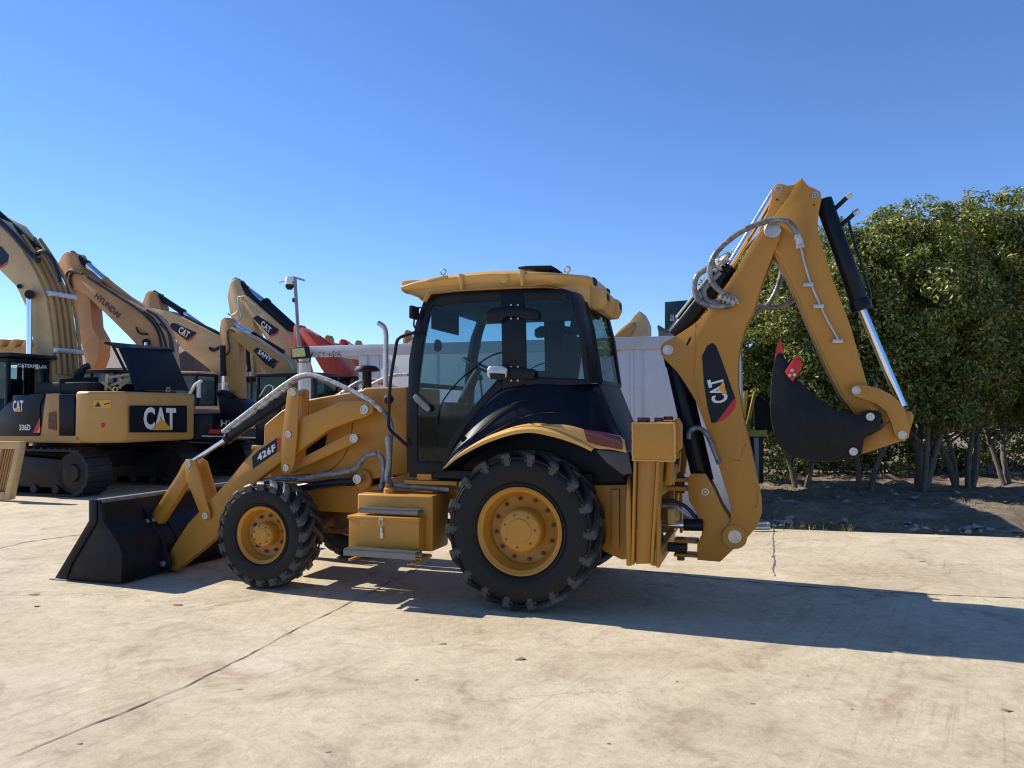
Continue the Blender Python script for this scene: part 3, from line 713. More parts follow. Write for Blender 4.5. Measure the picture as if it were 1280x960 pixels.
    for k in range(n):
        a, b = cO[k], cI[k]
        q = [Vector((a.x, s * 0.86, a.z + 0.03)), Vector((a.x, s * 1.06, a.z - 0.004)), Vector(((a.x + b.x) / 2, s * 1.085, (a.z + b.z) / 2 + 0.004)), Vector((b.x, s * 1.075, b.z)), Vector((b.x, s * 0.88, b.z + 0.035))]
        rows.append([bm.verts.new(p) for p in q])
    for r0, r1 in zip(rows, rows[1:]):
        for j in range(5): bm.faces.new((r0[j], r0[(j + 1) % 5], r1[(j + 1) % 5], r1[j]))
    bm.faces.new(rows[0]); bm.faces.new(rows[-1][::-1])
    lp.build('wheel_arch', YELR, BH)
    A2 = [(640, 535.5), (665, 532.5), (690, 536), (708, 542), (726, 550), (743, 560), (765, 562), (783, 566)]; B2 = [(645, 533), (665, 531), (690, 530), (712, 532), (731, 537), (745, 540), (765, 545), (780, 549)]
    lf = MB(); lf.loft(catmull([P(p, 1.052) for p in A2], 4), catmull([P(p, 1.03) for p in B2], 4), (0, -s * 0.03, 0), 2, 0.012, (0, s * 1, 0)); lf.build('fender_corner', YELR, BH)
    tl = F.PL([(729, 536.5), (752, 540), (773, 545), (777, 552), (778, 562.5), (745, 556), (734, 552)], -1.07)
    to = MB().prism(tl, s * 1.075, s * 0.95).build('tail_light', LENS, BH, 0.01, 3)
    # inner wheel house and rear mudguard
    wh = F.PL([(556, 588), (570, 575), (597, 559), (641, 543), (688, 545), (724, 556), (745, 563), (785, 567), (790, 590), (770, 602), (735, 606), (560, 602)], -1.0)
    MB().prism(wh, s * 0.60, s * 0.50).build('inner_fender', BLKM, BH, 0.01)
    ci = [Vector((p.x, s * 1.03, p.z + 0.004)) for p in cI]
    MB().loft(ci, [Vector((p.x, s * 0.55, p.z + 0.01)) for p in ci], (0, 0, 0.02), 1).build('fender_liner', BLKM, BH)
    MB().prism(F.PL([(743, 562), (785, 566), (790, 592), (778, 594), (757, 578)], -1.04), s * 1.03, s * 0.60).build('rear_mudguard', GREYM, BH, 0.01)
both(cabside)

# front, rear and roof of the cab
def ytap(px, y0, y1=0.30, a=690, b=757): t = max(0.0, min(1.0, (px - a) / (b - a))); return y0 + (y1 - y0) * t
def cross(name, px, yl, th, m, parent=BH, y=0.735, bev=0):
    c = F.PL(px, -YC); pr = [(x, z) for x, z in c] + [(x + th, z) for x, z in c[::-1]]
    return MB().prism(pr, -y, y).build(name, m, parent, bev)
hl_ = F.PL([(541, 380), (720, 372)], -0.70)
MB().box(hl_[0][0], hl_[1][0] - 0.12, -0.68, 0.68, hl_[1][1] - 0.04, hl_[1][1] + 0.05).build('headliner_sun_block', DKG, BH, 0.01)  # added under the roof to stop sun patches through the cab glass
ws = cross('windscreen', [(536, 378), (528, 403), (521, 440), (516, 480)], 0, 0.006, GLASS)
cross('front_lower_panel', [(516, 505), (513, 540), (513, 588)], 0, 0.03, BLK)
cross('windscreen_bar', [(516, 478), (515.5, 484)], 0, 0.03, BLK)
YB = 0.48
rg = F.PL([(731, 380), (740, 414), (750, 478)], -YB)
for s in (-1, 1):
    A = [Vector((F.V(*p, -YC)[0], s * YC, F.V(*p, -YC)[1])) for p in ((714, 364), (721, 374), (729, 410), (737, 479))]
    B = [Vector((F.V(*p, -YB)[0], s * YB, F.V(*p, -YB)[1])) for p in ((729, 370), (732, 380), (741, 414), (751, 479))]
    MB().loft(A, B, (-0.03, 0, 0), 4, 0.03, (0.6, s * 0.8, 0)).build('rear_pillar', BLK, BH)
ro = MB().prism([(x + 0.012, z) for x, z in rg] + [(x + 0.004, z) for x, z in rg[::-1]], -YB, YB).build('rear_window', GLASSD, BH)
fr_ = MB()
for y in (-YB, YB): fr_.tube([(x + 0.008, y, z) for x, z in rg], 0.022, 8)
fr_.tube([(rg[0][0], -YB, rg[0][1]), (rg[0][0], YB, rg[0][1])], 0.025, 8); fr_.tube([(rg[2][0], -YB, rg[2][1]), (rg[2][0], YB, rg[2][1])], 0.025, 8)
fr_.build('rear_window_frame', BLK, BH)
lowr = F.PL([(751, 480), (759, 500), (769, 525), (780, 548), (787, 575), (789, 600)], -0.5)
MB().prism([(x, z) for x, z in lowr] + [(x - 0.03, z) for x, z in lowr[::-1]], -0.49, 0.49).build('rear_panel', GREYM, BH, 0.004)
flo = F.PL([(512, 586), (740, 600)], -0.7)
MB().box(flo[0][0], flo[1][0], -0.70, 0.70, flo[1][1] - 0.02, flo[1][1] + 0.05).build('cab_floor', BLKM, BH)
MB().prism(F.PL([(650, 548), (757, 548), (782, 604), (650, 604)], -0.6), -0.595, 0.86).build('sun_gap_filler', BLKM, BH, 0.01)  # added box closing the gap where sun leaked past the cab rear
# roof
YR = 0.84
rt = [(501, 356), (503, 363), (508, 367), (516, 368), (522, 371), (528, 376.5), (534, 366.5), (577, 361.5), (640, 358.5), (684, 358), (702, 361), (716, 367), (728, 377), (742, 387), (752, 387), (756, 378), (757, 366), (754, 362), (741, 359), (740, 347), (733, 343), (715, 341), (694, 339), (640, 336), (612, 336), (577, 339.5), (545, 344), (521, 349)]
rl = [F.V(x, y, -ytap(x, YR)) for x, y in rt]; ry = [ytap(x, YR) / YR for x, y in rt]
roof = MB(); bm = roof.bm
secs = []
zc = F.V(620, 362, -YR)[1]; xc = F.V(625, 350, -YR)[0]
for y, dz, k in ((-0.80, 0.30, 0.97), (-0.84, 0.55, 0.985), (-0.85, 0.75, 1.0), (-0.82, 0.92, 1.0), (-0.74, 1.0, 1.0), (-0.3, 1.10, 1.0), (0.3, 1.10, 1.0), (0.74, 1.0, 1.0), (0.82, 0.92, 1.0), (0.85, 0.75, 1.0), (0.84, 0.55, 0.985), (0.80, 0.30, 0.97)):
    q = []
    for (x, z), yk in zip(rl, ry):
        h = z - zc
        q.append(bm.verts.new((xc + (x - xc) * k, y * yk, zc + (h * dz if h > 0 else h * 1.0))))
    secs.append(q)
n = len(rl)
for A, B in zip(secs, secs[1:]):
    for i in range(n):
        j = (i + 1) % n; bm.faces.new((A[i], A[j], B[j], B[i]))
bm.faces.new(secs[0]); bm.faces.new(secs[-1][::-1])
rf = roof.build('cab_roof', YELR, BH, 0.004, 2, 45)
x0, z0 = F.V(521, 349, -0.6); x1, z1 = F.V(501, 352, -0.6)
MB().prism(F.PL([(501, 350.5), (533, 349), (530, 356), (503, 362)], -0.55), -0.55, 0.62).build('visor', YELR, rf, 0.01)
for px_, pz in ((577, 351), (653, 346)):
    x, z = F.V(px_, pz, -0.86); MB().prism([(x - 0.012, z - 0.08), (x + 0.004, z - 0.08), (x + 0.014, z + 0.06), (x - 0.03, z + 0.07)], -0.868, -0.80).build('roof_rib', YELR, rf, 0.004)
a, b = F.P3(534, 351, -0.862), F.P3(560, 345.5, -0.862); MB().obox(a, b, 0.03, 0.022).build('roof_rib', YELR, rf, 0.008)
x, z = F.V(630, 348, -0.85); MB().lathe([(0.045, 0.0), (0.04, -0.012), (0.001, -0.014)], x, -0.848, z, 28).build('roof_boss', YELR, rf)
MB().prism(F.PL([(648, 334.5), (660, 333), (690, 332.5), (698, 337), (650, 338)], -0.3), -0.35, 0.45).build('roof_hatch', BLKM, rf, 0.015)
for px_, pz in ((554, 340), (709, 337)):
    x, z = F.V(px_, pz, -0.5)
    mb = MB(); mb.tube([(x + 0.028 * math.cos(t * math.pi / 8), -0.5, z + 0.028 * math.sin(t * math.pi / 8)) for t in range(17)], 0.008, 8); mb.cyl((x, -0.5, z - 0.025), (x, -0.5, z - 0.07), 0.012, 10); mb.build('lifting_eye', STL, rf)
for px_, py_ in ((749, 370), (733, 350)):
    for s in (-1, 1):
        x, z = F.V(px_ + 4, py_, -0.42); MB().box(x - 0.02, x + 0.04, s * 0.39, s * 0.27, z - 0.035, z + 0.03).build('work_light', DKG, rf, 0.008)
for s in (-1, 1):
    x, z = F.V(746, 378, -YR); MB().prism(F.PL([(738, 360), (757, 362), (758, 376), (753, 386), (742, 387), (732, 376)], -0.42), s * 0.42, s * 0.22).build('lamp_housing', YELR, rf, 0.012)
# front mirrors
for s in (-1, 1):
    x, z = F.V(518, 391, -0.85); m = MB(); m.box(x - 0.02, x + 0.02, s * 0.93, s * 0.78, z - 0.06, z + 0.06); mo = m.build('mirror', DKG, BH, 0.01)
    MB().tube([(x, s * 0.85, z - 0.05), (x + 0.0, s * 0.85, z - 0.13), (x + 0.05, s * 0.77, z - 0.19)], 0.009, 8, 4).build('mirror_arm', DKG, mo)
    MB().tube([(x + 0.01, s * 0.85, z + 0.05), (x + 0.10, s * 0.76, z + 0.05)], 0.007, 8).build('mirror_arm', DKG, mo)
x, z = F.V(547, 432, 0.9); MB().lathe([(0.001, -0.02), (0.07, -0.02), (0.075, 0.0), (0.06, 0.03)], x, 0.9, z, 24, 'x').build('mirror', DKG, BH)
# inside the cab
x, z = F.V(688, 500, 0.0)
st = MB(); st.box(x - 0.35, x + 0.12, -0.25, 0.25, z - 0.02, z + 0.12); so = st.build('seat', SEATM, BH, 0.05, 3)
sb = MB(); sb.prism([(x + 0.08, z + 0.1), (x + 0.22, z + 0.1), (x + 0.30, z + 0.62), (x + 0.20, z + 0.64)], -0.24, 0.24); sb.build('backrest', SEATM, so, 0.05, 3)
sb = MB(); sb.prism([(x + 0.22, z + 0.66), (x + 0.30, z + 0.66), (x + 0.33, z + 0.86), (x + 0.25, z + 0.87)], -0.14, 0.14); sb.build('headrest', SEATM, so, 0.03, 3)
for s in (-1, 1): MB().box(x - 0.25, x + 0.12, s * 0.36, s * 0.29, z + 0.22, z + 0.27).build('armrest', DKG, so, 0.015)
x, z = F.V(600, 458, 0.0)
sw = MB(); c = Vector((x, 0, z)); ax_ = Vector((0.45, 0, 0.9)).normalized(); t1 = Vector((0, 1, 0)); t2 = ax_.cross(t1)
sw.tube([c + (t1 * math.cos(a) + t2 * math.sin(a)) * 0.19 for a in [2 * math.pi * k / 28 for k in range(29)]], 0.014, 8)
for a in (0.5, 2.6, 4.7): sw.cyl(c - ax_ * 0.02, c + (t1 * math.cos(a) + t2 * math.sin(a)) * 0.19, 0.01, 8)
swo = sw.build('steering_wheel', DKG, BH)
MB().tube([c - ax_ * 0.01, c - ax_ * 0.35, Vector((x - 0.28, 0, z - 0.75))], lambda t: 0.03 + 0.06 * t, 12, 4).build('steering_column', DKG, swo)
x, z = F.V(584, 520, 0.0)
MB().prism([(x - 0.15, z - 0.62), (x + 0.2, z - 0.62), (x + 0.22, z - 0.05), (x + 0.06, z + 0.12), (x - 0.10, z + 0.14), (x - 0.15, z)], -0.45, 0.66).build('dashboard', DKG, BH, 0.03)
MB().box(x - 0.12, x + 1.3, 0.66, 0.70, z - 0.62, z + 0.02).build('side_trim', DKG, BH)
x, z = F.V(533, 398, -0.68)
MB().box(x + 0.05, x + 0.065, -0.68, -0.02, z - 0.10, z + 0.12).build('sun_blind', DKG, BH)
for px_, py_ in ((604, 475), (588, 492)):
    x, z = F.V(px_, py_, -0.2); MB().cyl((x, -0.2, z - 0.25), (x - 0.03, -0.2, z), 0.01, 8).cyl((x - 0.03, -0.2, z), (x - 0.035, -0.2, z + 0.05), 0.025, 12).build('control_lever', DKG, BH)
x, z = F.V(620, 540, 0.3); MB().box(x - 0.3, x + 0.55, 0.1, 0.6, z - 0.15, z + 0.12).build('side_console', DKG, BH, 0.03)

# --- rear chassis, stabilizers
def rear(s):
    c = F.PL([(737, 607), (787, 606), (790, 700), (776, 700), (753, 689), (745, 650)], -0.66)
    o = MB().prism(c, s * 0.64, s * 0.50).build('rear_frame', YEL, BH, 0.008)
    MB().prism(F.PL([(764, 612), (774, 612), (774, 686), (764, 686)], -0.68), s * 0.68, s * 0.62).build('rib', YEL, o, 0.006)
    # upper housing with weld bead
    h = F.PL([(792, 529), (843, 529), (840, 576), (791, 575)], -1.02)
    xs = [p[0] for p in h]; zs = [p[1] for p in h]; X0, X1, Z0, Z1 = min(xs), max(xs), min(zs), max(zs)
    ho = MB().box(X0, X1, s * 1.02, s * 0.62, Z0, Z1).build('stabilizer_housing', YEL, BH, 0.012, 3)
    wb = MB(); pts = []
    for (ax0, az0), (ax1, az1) in (((X0, Z0), (X1, Z0)), ((X1, Z0), (X1, Z1)), ((X1, Z1), (X0, Z1)), ((X0, Z1), (X0, Z0))):
        for k in range(14): pts.append((ax0 + (ax1 - ax0) * k / 14 + random.uniform(-.003, .003), s * 1.018, az0 + (az1 - az0) * k / 14 + random.uniform(-.003, .003)))
    pts.append(pts[0]); wb.tube(pts, 0.009, 8); wb.build('weld_bead', YELR, ho)
    # column: recessed channel with flanges
    cl = F.PL([(792, 577), (824, 577), (816, 706), (789, 706)], -1.02)
    (xa, za), (xb, zb_), (xc_, zc_), (xd, zd) = cl
    cp = MB(); cp.prism([(xa + 0.03, za), (xb - 0.03, zb_), (xc_ - 0.03, zc_), (xd + 0.03, zd)], s * 0.985, s * 0.72)
    cp.prism([(xa, za), (xa + 0.022, za), (xd + 0.022, zd), (xd, zd)], s * 1.03, s * 0.68); cp.prism([(xb - 0.022, zb_), (xb, zb_), (xc_, zc_), (xc_ - 0.022, zc_)], s * 1.03, s * 0.68)
    co = cp.build('stabilizer_leg', YEL, BH, 0.005)
    sh = MB()
    for xx in (xd - 0.035, xd + 0.012 - 0.06, xc_ + 0.02):
        sh.prism([(xx, zd - 0.02), (xx + 0.03, zd - 0.02), (xx + 0.03, zd + 0.5), (xx + 0.015, zd + 0.72), (xx, zd + 0.5)], s * 0.98, s * 0.90)
    sh.build('stabilizer_foot', YEL, BH, 0.01)
    # bracket plate behind the housing
    MB().prism(F.PL([(841, 526), (848, 522), (853, 530), (853, 560), (846, 566), (841, 560)], -0.8), s * 0.82, s * 0.76).build('bracket', YEL, BH, 0.004)
    MB().prism(F.PL([(836, 560), (845, 560), (840, 606), (832, 606)], -0.6), s * 0.66, s * 0.58).build('frame_post', YEL, BH, 0.004)
    for a_, b_ in ((797, 812), (818, 829)):
        x, z = F.V(a_, 526, -0.9); x2, _ = F.V(b_, 526, -0.9); MB().box(x, x2, s * 0.92, s * 0.86, Z1 + 0.004, Z1 + 0.045).build('reflector', LENS, ho, 0.006)
both(rear)
c = F.PL([(822, 607), (834, 607), (834, 614), (822, 614)], -0.6)
hf = MB()
x0 = F.V(800, 600, -0.6)[0]; x1 = F.V(838, 600, -0.3)[0]
zt = F.V(830, 604, -0.3)[1]; zl = F.V(830, 688, -0.3)[1]
hf.box(x0 + 0.10, x0 + 0.17, -0.62, 0.62, zt - 0.10, zt + 0.03); hf.box(x0 + 0.10, x0 + 0.17, -0.62, 0.62, zl - 0.08, zl + 0.05)
for s in (-1, 1): hf.box(x0 + 0.10, x0 + 0.17, s * 0.62, s * 0.52, zl + 0.051, zt - 0.101)
hf.build('slide_frame', YEL, BH, 0.006)
hf = MB()
for s in (0.12, 0.46): hf.box(x0 + 0.2, x0 + 0.26, -0.32 + s * 0, 0.1, zl + s * 1.1 + 0.1, zl + s * 1.1 + 0.24)
hf.build('pale_block', YELR, BH, 0.01)  # two pale yellow blocks behind the slide frame

# --- swing post, boom, dipper, bucket
SW = F.PL([(860, 597), (864, 592), (882, 592), (888, 602.5), (893, 612), (902, 632), (912, 648), (925, 660), (924, 680), (900, 702.5), (871.5, 700), (871.5, 679), (877, 670), (877, 661), (872, 653), (872, 642), (861.5, 626.5), (860, 615)], -0.15)
sw = MB(); sw.prism(SW, -0.15, -0.11); sw.prism(SW, 0.11, 0.15)
w_ = F.PL([(866, 612), (876, 600), (884, 612), (895, 640), (902, 660), (900, 694), (876, 694), (880, 664), (876, 645)], -0.11); sw.prism(w_, -0.11, 0.11)
swo = sw.build('swing_post', YEL, BH, 0.006)
pins([(881.5, 615)], -0.155, swo, r=0.036, depth=0.02)
def lug(px0, px1, py0, py1, m=YEL, y=0.09, name='swing_lug'):
    a = F.V(px0, py0, -y); b = F.V(px1, py1, -y); return MB().box(a[0], b[0], -y, y, b[1], a[1]).build(name, m, BH, 0.008)
lug(833, 872, 597.5, 603); lug(822, 872, 607.5, 614.5); lug(842, 872, 674, 680); lug(842, 872, 692, 697.5); lug(822, 858, 679.5, 691, IRON, 0.07)
x, z = F.V(851, 690, 0); MB().cyl((x, 0, F.V(851, 700, 0)[1]), (x, 0, F.V(851, 672, 0)[1]), 0.035).build('king_pin', RUSTY, BH)
x, z = F.V(851, 600, 0); kp = MB(); kp.cyl((x, 0, z - 0.12), (x, 0, z + 0.05), 0.035); kp.cyl((x, 0, z + 0.05), (x, 0, z + 0.075), 0.022, 6); kp.build('king_pin', RUSTY, BH)
c = MB(); A = F.P3(822, 655, -0.18); B = F.P3(858, 656, -0.18); c.cyl(A - Vector((0.25, 0, 0)), B, 0.035); c.build('swing_cylinder', CHR, BH)
c = MB(); c.cyl(B - Vector((0.03, 0, 0)), B + Vector((0.14, 0.03, 0)), 0.055); c.cyl(A - Vector((0.3, 0, 0)), A + Vector((0.03, 0, 0)), 0.06); c.build('cylinder_gland', BLK, BH, 0.005)
for k, pts in enumerate((((822, 628), (840, 626), (858, 634), (872, 650)), ((822, 633), (842, 634), (860, 644), (874, 656)), ((820, 640), (826, 660), (828, 680)), ((824, 620), (824, 650), (830, 676)))):
    MB().tube([F.P3(*p, -0.12 - 0.03 * (k % 2)) for p in pts], 0.017 if k < 2 else 0.012, 10, 6).build('hydraulic_hose', HOSE if k != 1 else GHOSE, BH)

BOOM_L = [(904.5, 671), (907, 661), (913, 652), (914, 636), (909.5, 619), (902, 594), (897, 577), (889.5, 554), (879, 525), (869, 500), (856, 479), (846, 464.5), (831, 449.5), (826, 442), (825.5, 434), (830, 427.5), (840, 423), (852, 415.5), (869, 404), (877, 397), (888, 385), (903, 365), (918, 341), (940, 304), (953, 286), (957, 280), (965, 277), (973, 280), (977, 288), (974, 299), (968.5, 313), (953, 352), (941, 391), (933, 405), (926, 430), (923, 448), (923, 483), (929, 519), (937.5, 554), (946, 596), (952, 626), (952.5, 640), (947.5, 656), (937, 669), (926.5, 680), (918.5, 682), (909, 679)]
bl = F.PL(BOOM_L, -0.17)
bo = MB()
bo.prism(bl, -0.17, -0.135); bo.prism(bl, 0.135, 0.17)
boom = bo.build('boom', YEL, BH, 0.005)
# web closing the box section of the boom
cw = MB()
inn = F.PL([(873, 500), (884, 525), (894, 554), (902, 580), (908, 605), (915, 630), (945, 640), (944, 622), (938, 596), (930, 554), (921, 519), (915, 483), (915, 448), (918, 428), (928, 402), (934, 388), (946, 352), (960, 316), (950, 302), (925, 345), (908, 371), (892, 392), (880, 404), (866, 424), (860, 450), (862, 475)], -0.15)
cw.prism(inn, -0.135, 0.135); cw.build('boom_web', YEL, boom, 0.004)
pins([(918.5, 671)], -0.185, boom, r=0.062, depth=0.03)
pins([(835, 437.5)], -0.182, boom, r=0.052, depth=0.02)
pins([(965.5, 287.5)], -0.20, boom, r=0.072, depth=0.04)
pins([(965.5, 287.5)], 0.20, boom, r=0.072, depth=0.04)
x, z = F.V(918.5, 671, -0.17); MB().lathe([(0.105, -0.012), (0.105, 0.0), (0.05, 0.0), (0.05, -0.012)], x, -0.171, z, 40, closed=True).build('boss', YEL, boom)
# stiffener outlines and cast recess on the boom side
for pts in (((941, 604), (946, 606), (947, 612), (947, 630), (944, 634), (940, 635)), ((910, 573), (922, 576), (926, 574), (930, 560), (933, 553)), ((868, 404), (870, 440), (868, 470), (876, 505))):
    x0, z0 = F.V(*pts[0], -0.17); MB().tube([F.P3(*p, -0.171) for p in pts], 0.005, 6, 4).build('weld_bead', YEL, boom)
MB().prism(F.PL([(857.5, 431), (861, 423), (864.5, 420), (863.5, 425), (859.5, 432)], -0.172), -0.173, -0.17).build('slot', BLKM, boom)
dec = F.PL([(877.5, 445), (884, 432), (890.5, 428.5), (895, 432), (901.5, 448), (919, 497), (895.5, 528), (889.5, 529), (884.5, 510), (880, 480)], -0.173)
MB().prism(dec, -0.1735, -0.1715).build('decal_panel', NAVY, boom)
MB().prism(F.PL([(919, 497), (920.5, 504), (917, 513), (911, 520), (903, 526), (895.5, 528)], -0.175), -0.1745, -0.1715).build('red_stripe', RED, boom)
o = F.P3(909.5, 503.5, -0.177) ; u = F.P3(901.5, 472, -0.177) - o; v = F.P3(890, 506, -0.177) - o
o = F.P3(911, 501, -0.177); u = F.P3(903.5, 470.5, -0.177) - o; v = F.P3(891, 506, -0.177) - o
lettering('CAT', o, u, v, WHT, boom, bold=0.035)
MB().prism(F.PL([(904, 475), (908.8, 494.5), (898, 487)], -0.179), -0.1792, -0.1775).build('triangle_mark', YLET, boom)
# boom cylinder
A = F.P3(840, 436, 0.0); B = F.P3(880, 612, 0.0)
c = MB(); D = (B - A).normalized(); c.cyl(A + D * 0.08, B - D * 0.02, 0.088, 28); c.cyl(B - D * 0.16, B, 0.075); c.cyl(A + D * 0.06, A + D * 0.16, 0.097, 28)
bc = c.build('boom_cylinder', BLK, BH, 0.005)
MB().cyl(A - D * 0.02, A + D * 0.1, 0.04).build('piston_rod', CHR, bc)
MB().tube([A + D * 0.35 + Vector((0.10, -0.03, 0)), A + D * 0.7 + Vector((0.1, -0.03, 0)), B - D * 0.1 + Vector((0.1, -0.03, 0))], 0.011, 8).build('oil_pipe', BLK, bc)
MB().tube([F.P3(*p, -0.2) for p in ((861, 549), (862, 540), (869, 535), (878, 537), (885, 546), (892, 562), (899, 580))], 0.022, 12, 6).build('hydraulic_hose', WRAP, BH)
# dipper
DIP = [(1002, 222.5), (1010.5, 232.5), (1020, 236.5), (1025.5, 240), (1027, 248), (1023.5, 266), (1022, 283), (1028, 308), (1039, 344), (1063, 407), (1084, 480), (1094, 505), (1100, 520), (1094, 530), (1082, 528), (1067.5, 517), (1050, 494), (1032, 458), (1018.5, 427), (995.5, 372.5), (978, 338), (966, 316), (956, 305), (949, 295), (949, 286), (959, 266), (964, 249), (964.5, 238), (969, 230.5), (975.5, 229), (984, 231.8), (992.5, 230.5)]
dl_ = F.PL(DIP, -0.12)
dp = MB().prism(dl_, -0.12, 0.12).build('dipper', YEL, BH, 0.006)
pl = F.PL([(1002, 222.5), (1010.5, 232.5), (1020, 236.5), (1025.5, 240), (1027, 248), (1023.5, 266), (1022, 283), (1028, 308), (1039, 344), (1063, 407), (1083, 479), (1093, 508), (1071, 517), (1054, 494), (1036, 458), (1022, 427), (999, 372.5), (982, 338), (970, 316), (966, 273)], -0.13)
MB().prism(pl, -0.134, -0.1205).build('side_plate', YEL, dp, 0.004)
pins([(973, 237)], -0.125, dp, r=0.034, depth=0.02); pins([(1019, 243.5)], -0.14, dp, r=0.03, depth=0.02)
d_ = MB()
for p in ((971.5, 249), (1017.5, 256)):
    x, z = F.V(*p, -0.14); d_.cyl((x, -0.137, z), (x, -0.125, z), 0.008, 10)
d_.build('grease_hole', BLKM, dp)
pp = [F.P3(*p, -0.165) for p in ((999, 300), (1001, 310), (1012, 350), (1030, 392), (1048, 425))]
MB().tube(pp, 0.011, 10, 5).build('oil_pipe', STL, dp)
for p in ((1012, 356), (1025, 383), (1049, 426.5)):
    x, z = F.V(*p, -0.15); MB().box(x - 0.055, x + 0.03, -0.175, -0.135, z - 0.018, z + 0.018).build('pipe_clamp', STL, dp, 0.003)
# bucket cylinder on the outside of the dipper
A = F.P3(1029, 250, 0.0); M_ = F.P3(1077, 386, 0.0); B = F.P3(1128, 508, 0.0)
D = (M_ - A).normalized()
c = MB(); c.cyl(A, M_, 0.075, 28); c.cyl(M_ - D * 0.08, M_ + D * 0.015, 0.09, 28); bc = c.build('bucket_cylinder', BLK, BH, 0.005)
MB().cyl(M_, B, 0.036, 24).build('piston_rod', CHR, bc)
o_ = D.cross(Vector((0, 1, 0))).normalized()
if o_.x < 0: o_ = -o_
k = MB(); k.cyl(A + D * 0.12 + o_ * 0.05, A + D * 0.05 + o_ * 0.19, 0.02, 10); k.cyl(A + D * 0.28 + o_ * 0.05, A + D * 0.21 + o_ * 0.20, 0.02, 10)
k.tube([A + D * 0.23 + o_ * 0.14, A + D * 0.32 + o_ * 0.13, M_ - D * 0.1 + o_ * 0.105, M_ - D * 0.03 + o_ * 0.08], 0.012, 8); k.build('oil_pipe', BLK, bc)
k = MB(); k.cyl(A + D * 0.05 + o_ * 0.18, A + D * 0.035 + o_ * 0.235, 0.023, 12); k.cyl(A + D * 0.21 + o_ * 0.19, A + D * 0.195 + o_ * 0.245, 0.023, 12); k.build('pipe_plug', STL, bc)
# dipper cylinder above the boom
A = F.P3(843, 420, 0.0); M_ = F.P3(912, 333, 0.0); B = F.P3(968, 240, 0.0); 
D = (M_ - A).normalized(); c = MB(); c.cyl(A, M_, 0.085, 28); c.cyl(M_ - D * 0.07, M_, 0.1, 28); dc = c.build('dipper_cylinder', BLK, BH, 0.005)
MB().cyl(M_, B, 0.04, 24).build('piston_rod', CHR, dc)
MB().tube([A + D * 0.15 + Vector((-0.07, -0.05, 0.05)), M_ - D * 0.1 + Vector((-0.07, -0.05, 0.05))], 0.013, 8).build('oil_pipe', STL, dc)
# hoses at the elbow
HL = [(-0.27, 0.026, ((918, 373), (903, 366), (890, 352), (887, 335), (896, 315), (918, 295), (942, 282), (966, 275), (984, 277), (994, 288), (999, 302))),
      (-0.24, 0.026, ((916, 381), (893, 383), (875, 377), (868, 362), (871, 346), (882, 337), (895, 331))),
      (-0.22, 0.024, ((914, 384), (897, 381), (883, 374), (880, 362), (887, 354), (900, 340))),
      (0.22, 0.024, ((935, 380), (948, 382), (964, 385), (981, 381), (995, 372), (1000, 362))),
      (0.22, 0.024, ((935, 394), (950, 388), (962, 378), (972, 359), (977, 339), (975, 330))),
      (-0.20, 0.022, ((916, 376), (897, 378), (881, 373), (876, 364))),
      (0.10, 0.02, ((905, 340), (925, 318), (943, 300), (955, 285)))]
for yl, r, pts in HL: MB().tube([F.P3(*p, yl) for p in pts], r, 12, 7).build('hydraulic_hose', WRAP, boom)
wf = MB(); wf.tube([F.P3(*p, -0.25) for p in ((900, 371), (908, 374), (916, 377), (923, 374))], lambda t: 0.035 + 0.014 * math.sin(t * 31), 12, 8)
wf.tube([F.P3(*p, -0.1) for p in ((893, 340), (897, 333), (902, 326), (906, 330))], lambda t: 0.045 + 0.018 * math.sin(t * 27), 12, 8); wf.build('wrapping_film', WRAPW, boom)
MB().tube([F.P3(*p, -0.27) for p in ((996, 294), (999, 302), (1001, 310))], 0.033, 12, 4).build('wrapping_film', WRAPW, boom)

# bucket linkage
LN = [(1062.5, 488), (1064, 483), (1070, 480.3), (1085, 482), (1100, 486), (1114, 493), (1124, 501.5), (1131.5, 512.5), (1135, 528), (1137.5, 538), (1136, 547), (1130, 552), (1122.5, 550), (1118, 542), (1115, 531), (1108, 515), (1096, 505), (1077, 498.5), (1066, 495)]
for s in (-1, 1):
    lo = MB().prism(F.PL(LN, -0.2), s * 0.20, s * 0.165).build('curved_link', YEL, BH, 0.006)
    pins([(1070.5, 488), (1128, 543.5)], s * 0.212, lo, r=0.038, depth=0.02)
L2 = [(1111, 528), (1099, 537.5), (1079, 549), (1077, 568), (1100, 560), (1124, 552.5), (1134, 548), (1139, 535), (1143, 520), (1140, 514.5), (1134, 513), (1126, 520)]
MB().prism(F.PL(L2, -0.13), -0.13, 0.13).build('straight_link', YEL, BH, 0.012)
BK = [(976, 441), (970, 446), (966.5, 462), (964.5, 481), (963.5, 505), (965, 528), (972, 553), (981, 564), (992, 571), (1012, 575.5), (1035, 577), (1061, 574), (1076, 569)]
BK2 = [(1078, 560), (1080, 548), (1090, 540), (1101, 527), (1102, 518), (1096, 513), (1085, 512.5), (1075, 518.5), (1062, 517), (1046, 513), (1026, 500), (999, 476.5), (984, 452)]
bo = F.PL(BK, -0.31)
sh = [(p.x, p.y) for p in catmull([(a, b, 0) for a, b in bo], 4)]
xm = sum(p[0] for p in sh) / len(sh) + 0.25; zm = sum(p[1] for p in sh) / len(sh) + 0.15
inn = [(xm + (x - xm) * 0.955, zm + (z - zm) * 0.955) for x, z in sh]
bkt = MB().prism(sh + inn[::-1], -0.30, 0.30).build('digging_bucket', BKT, BH, 0.002)
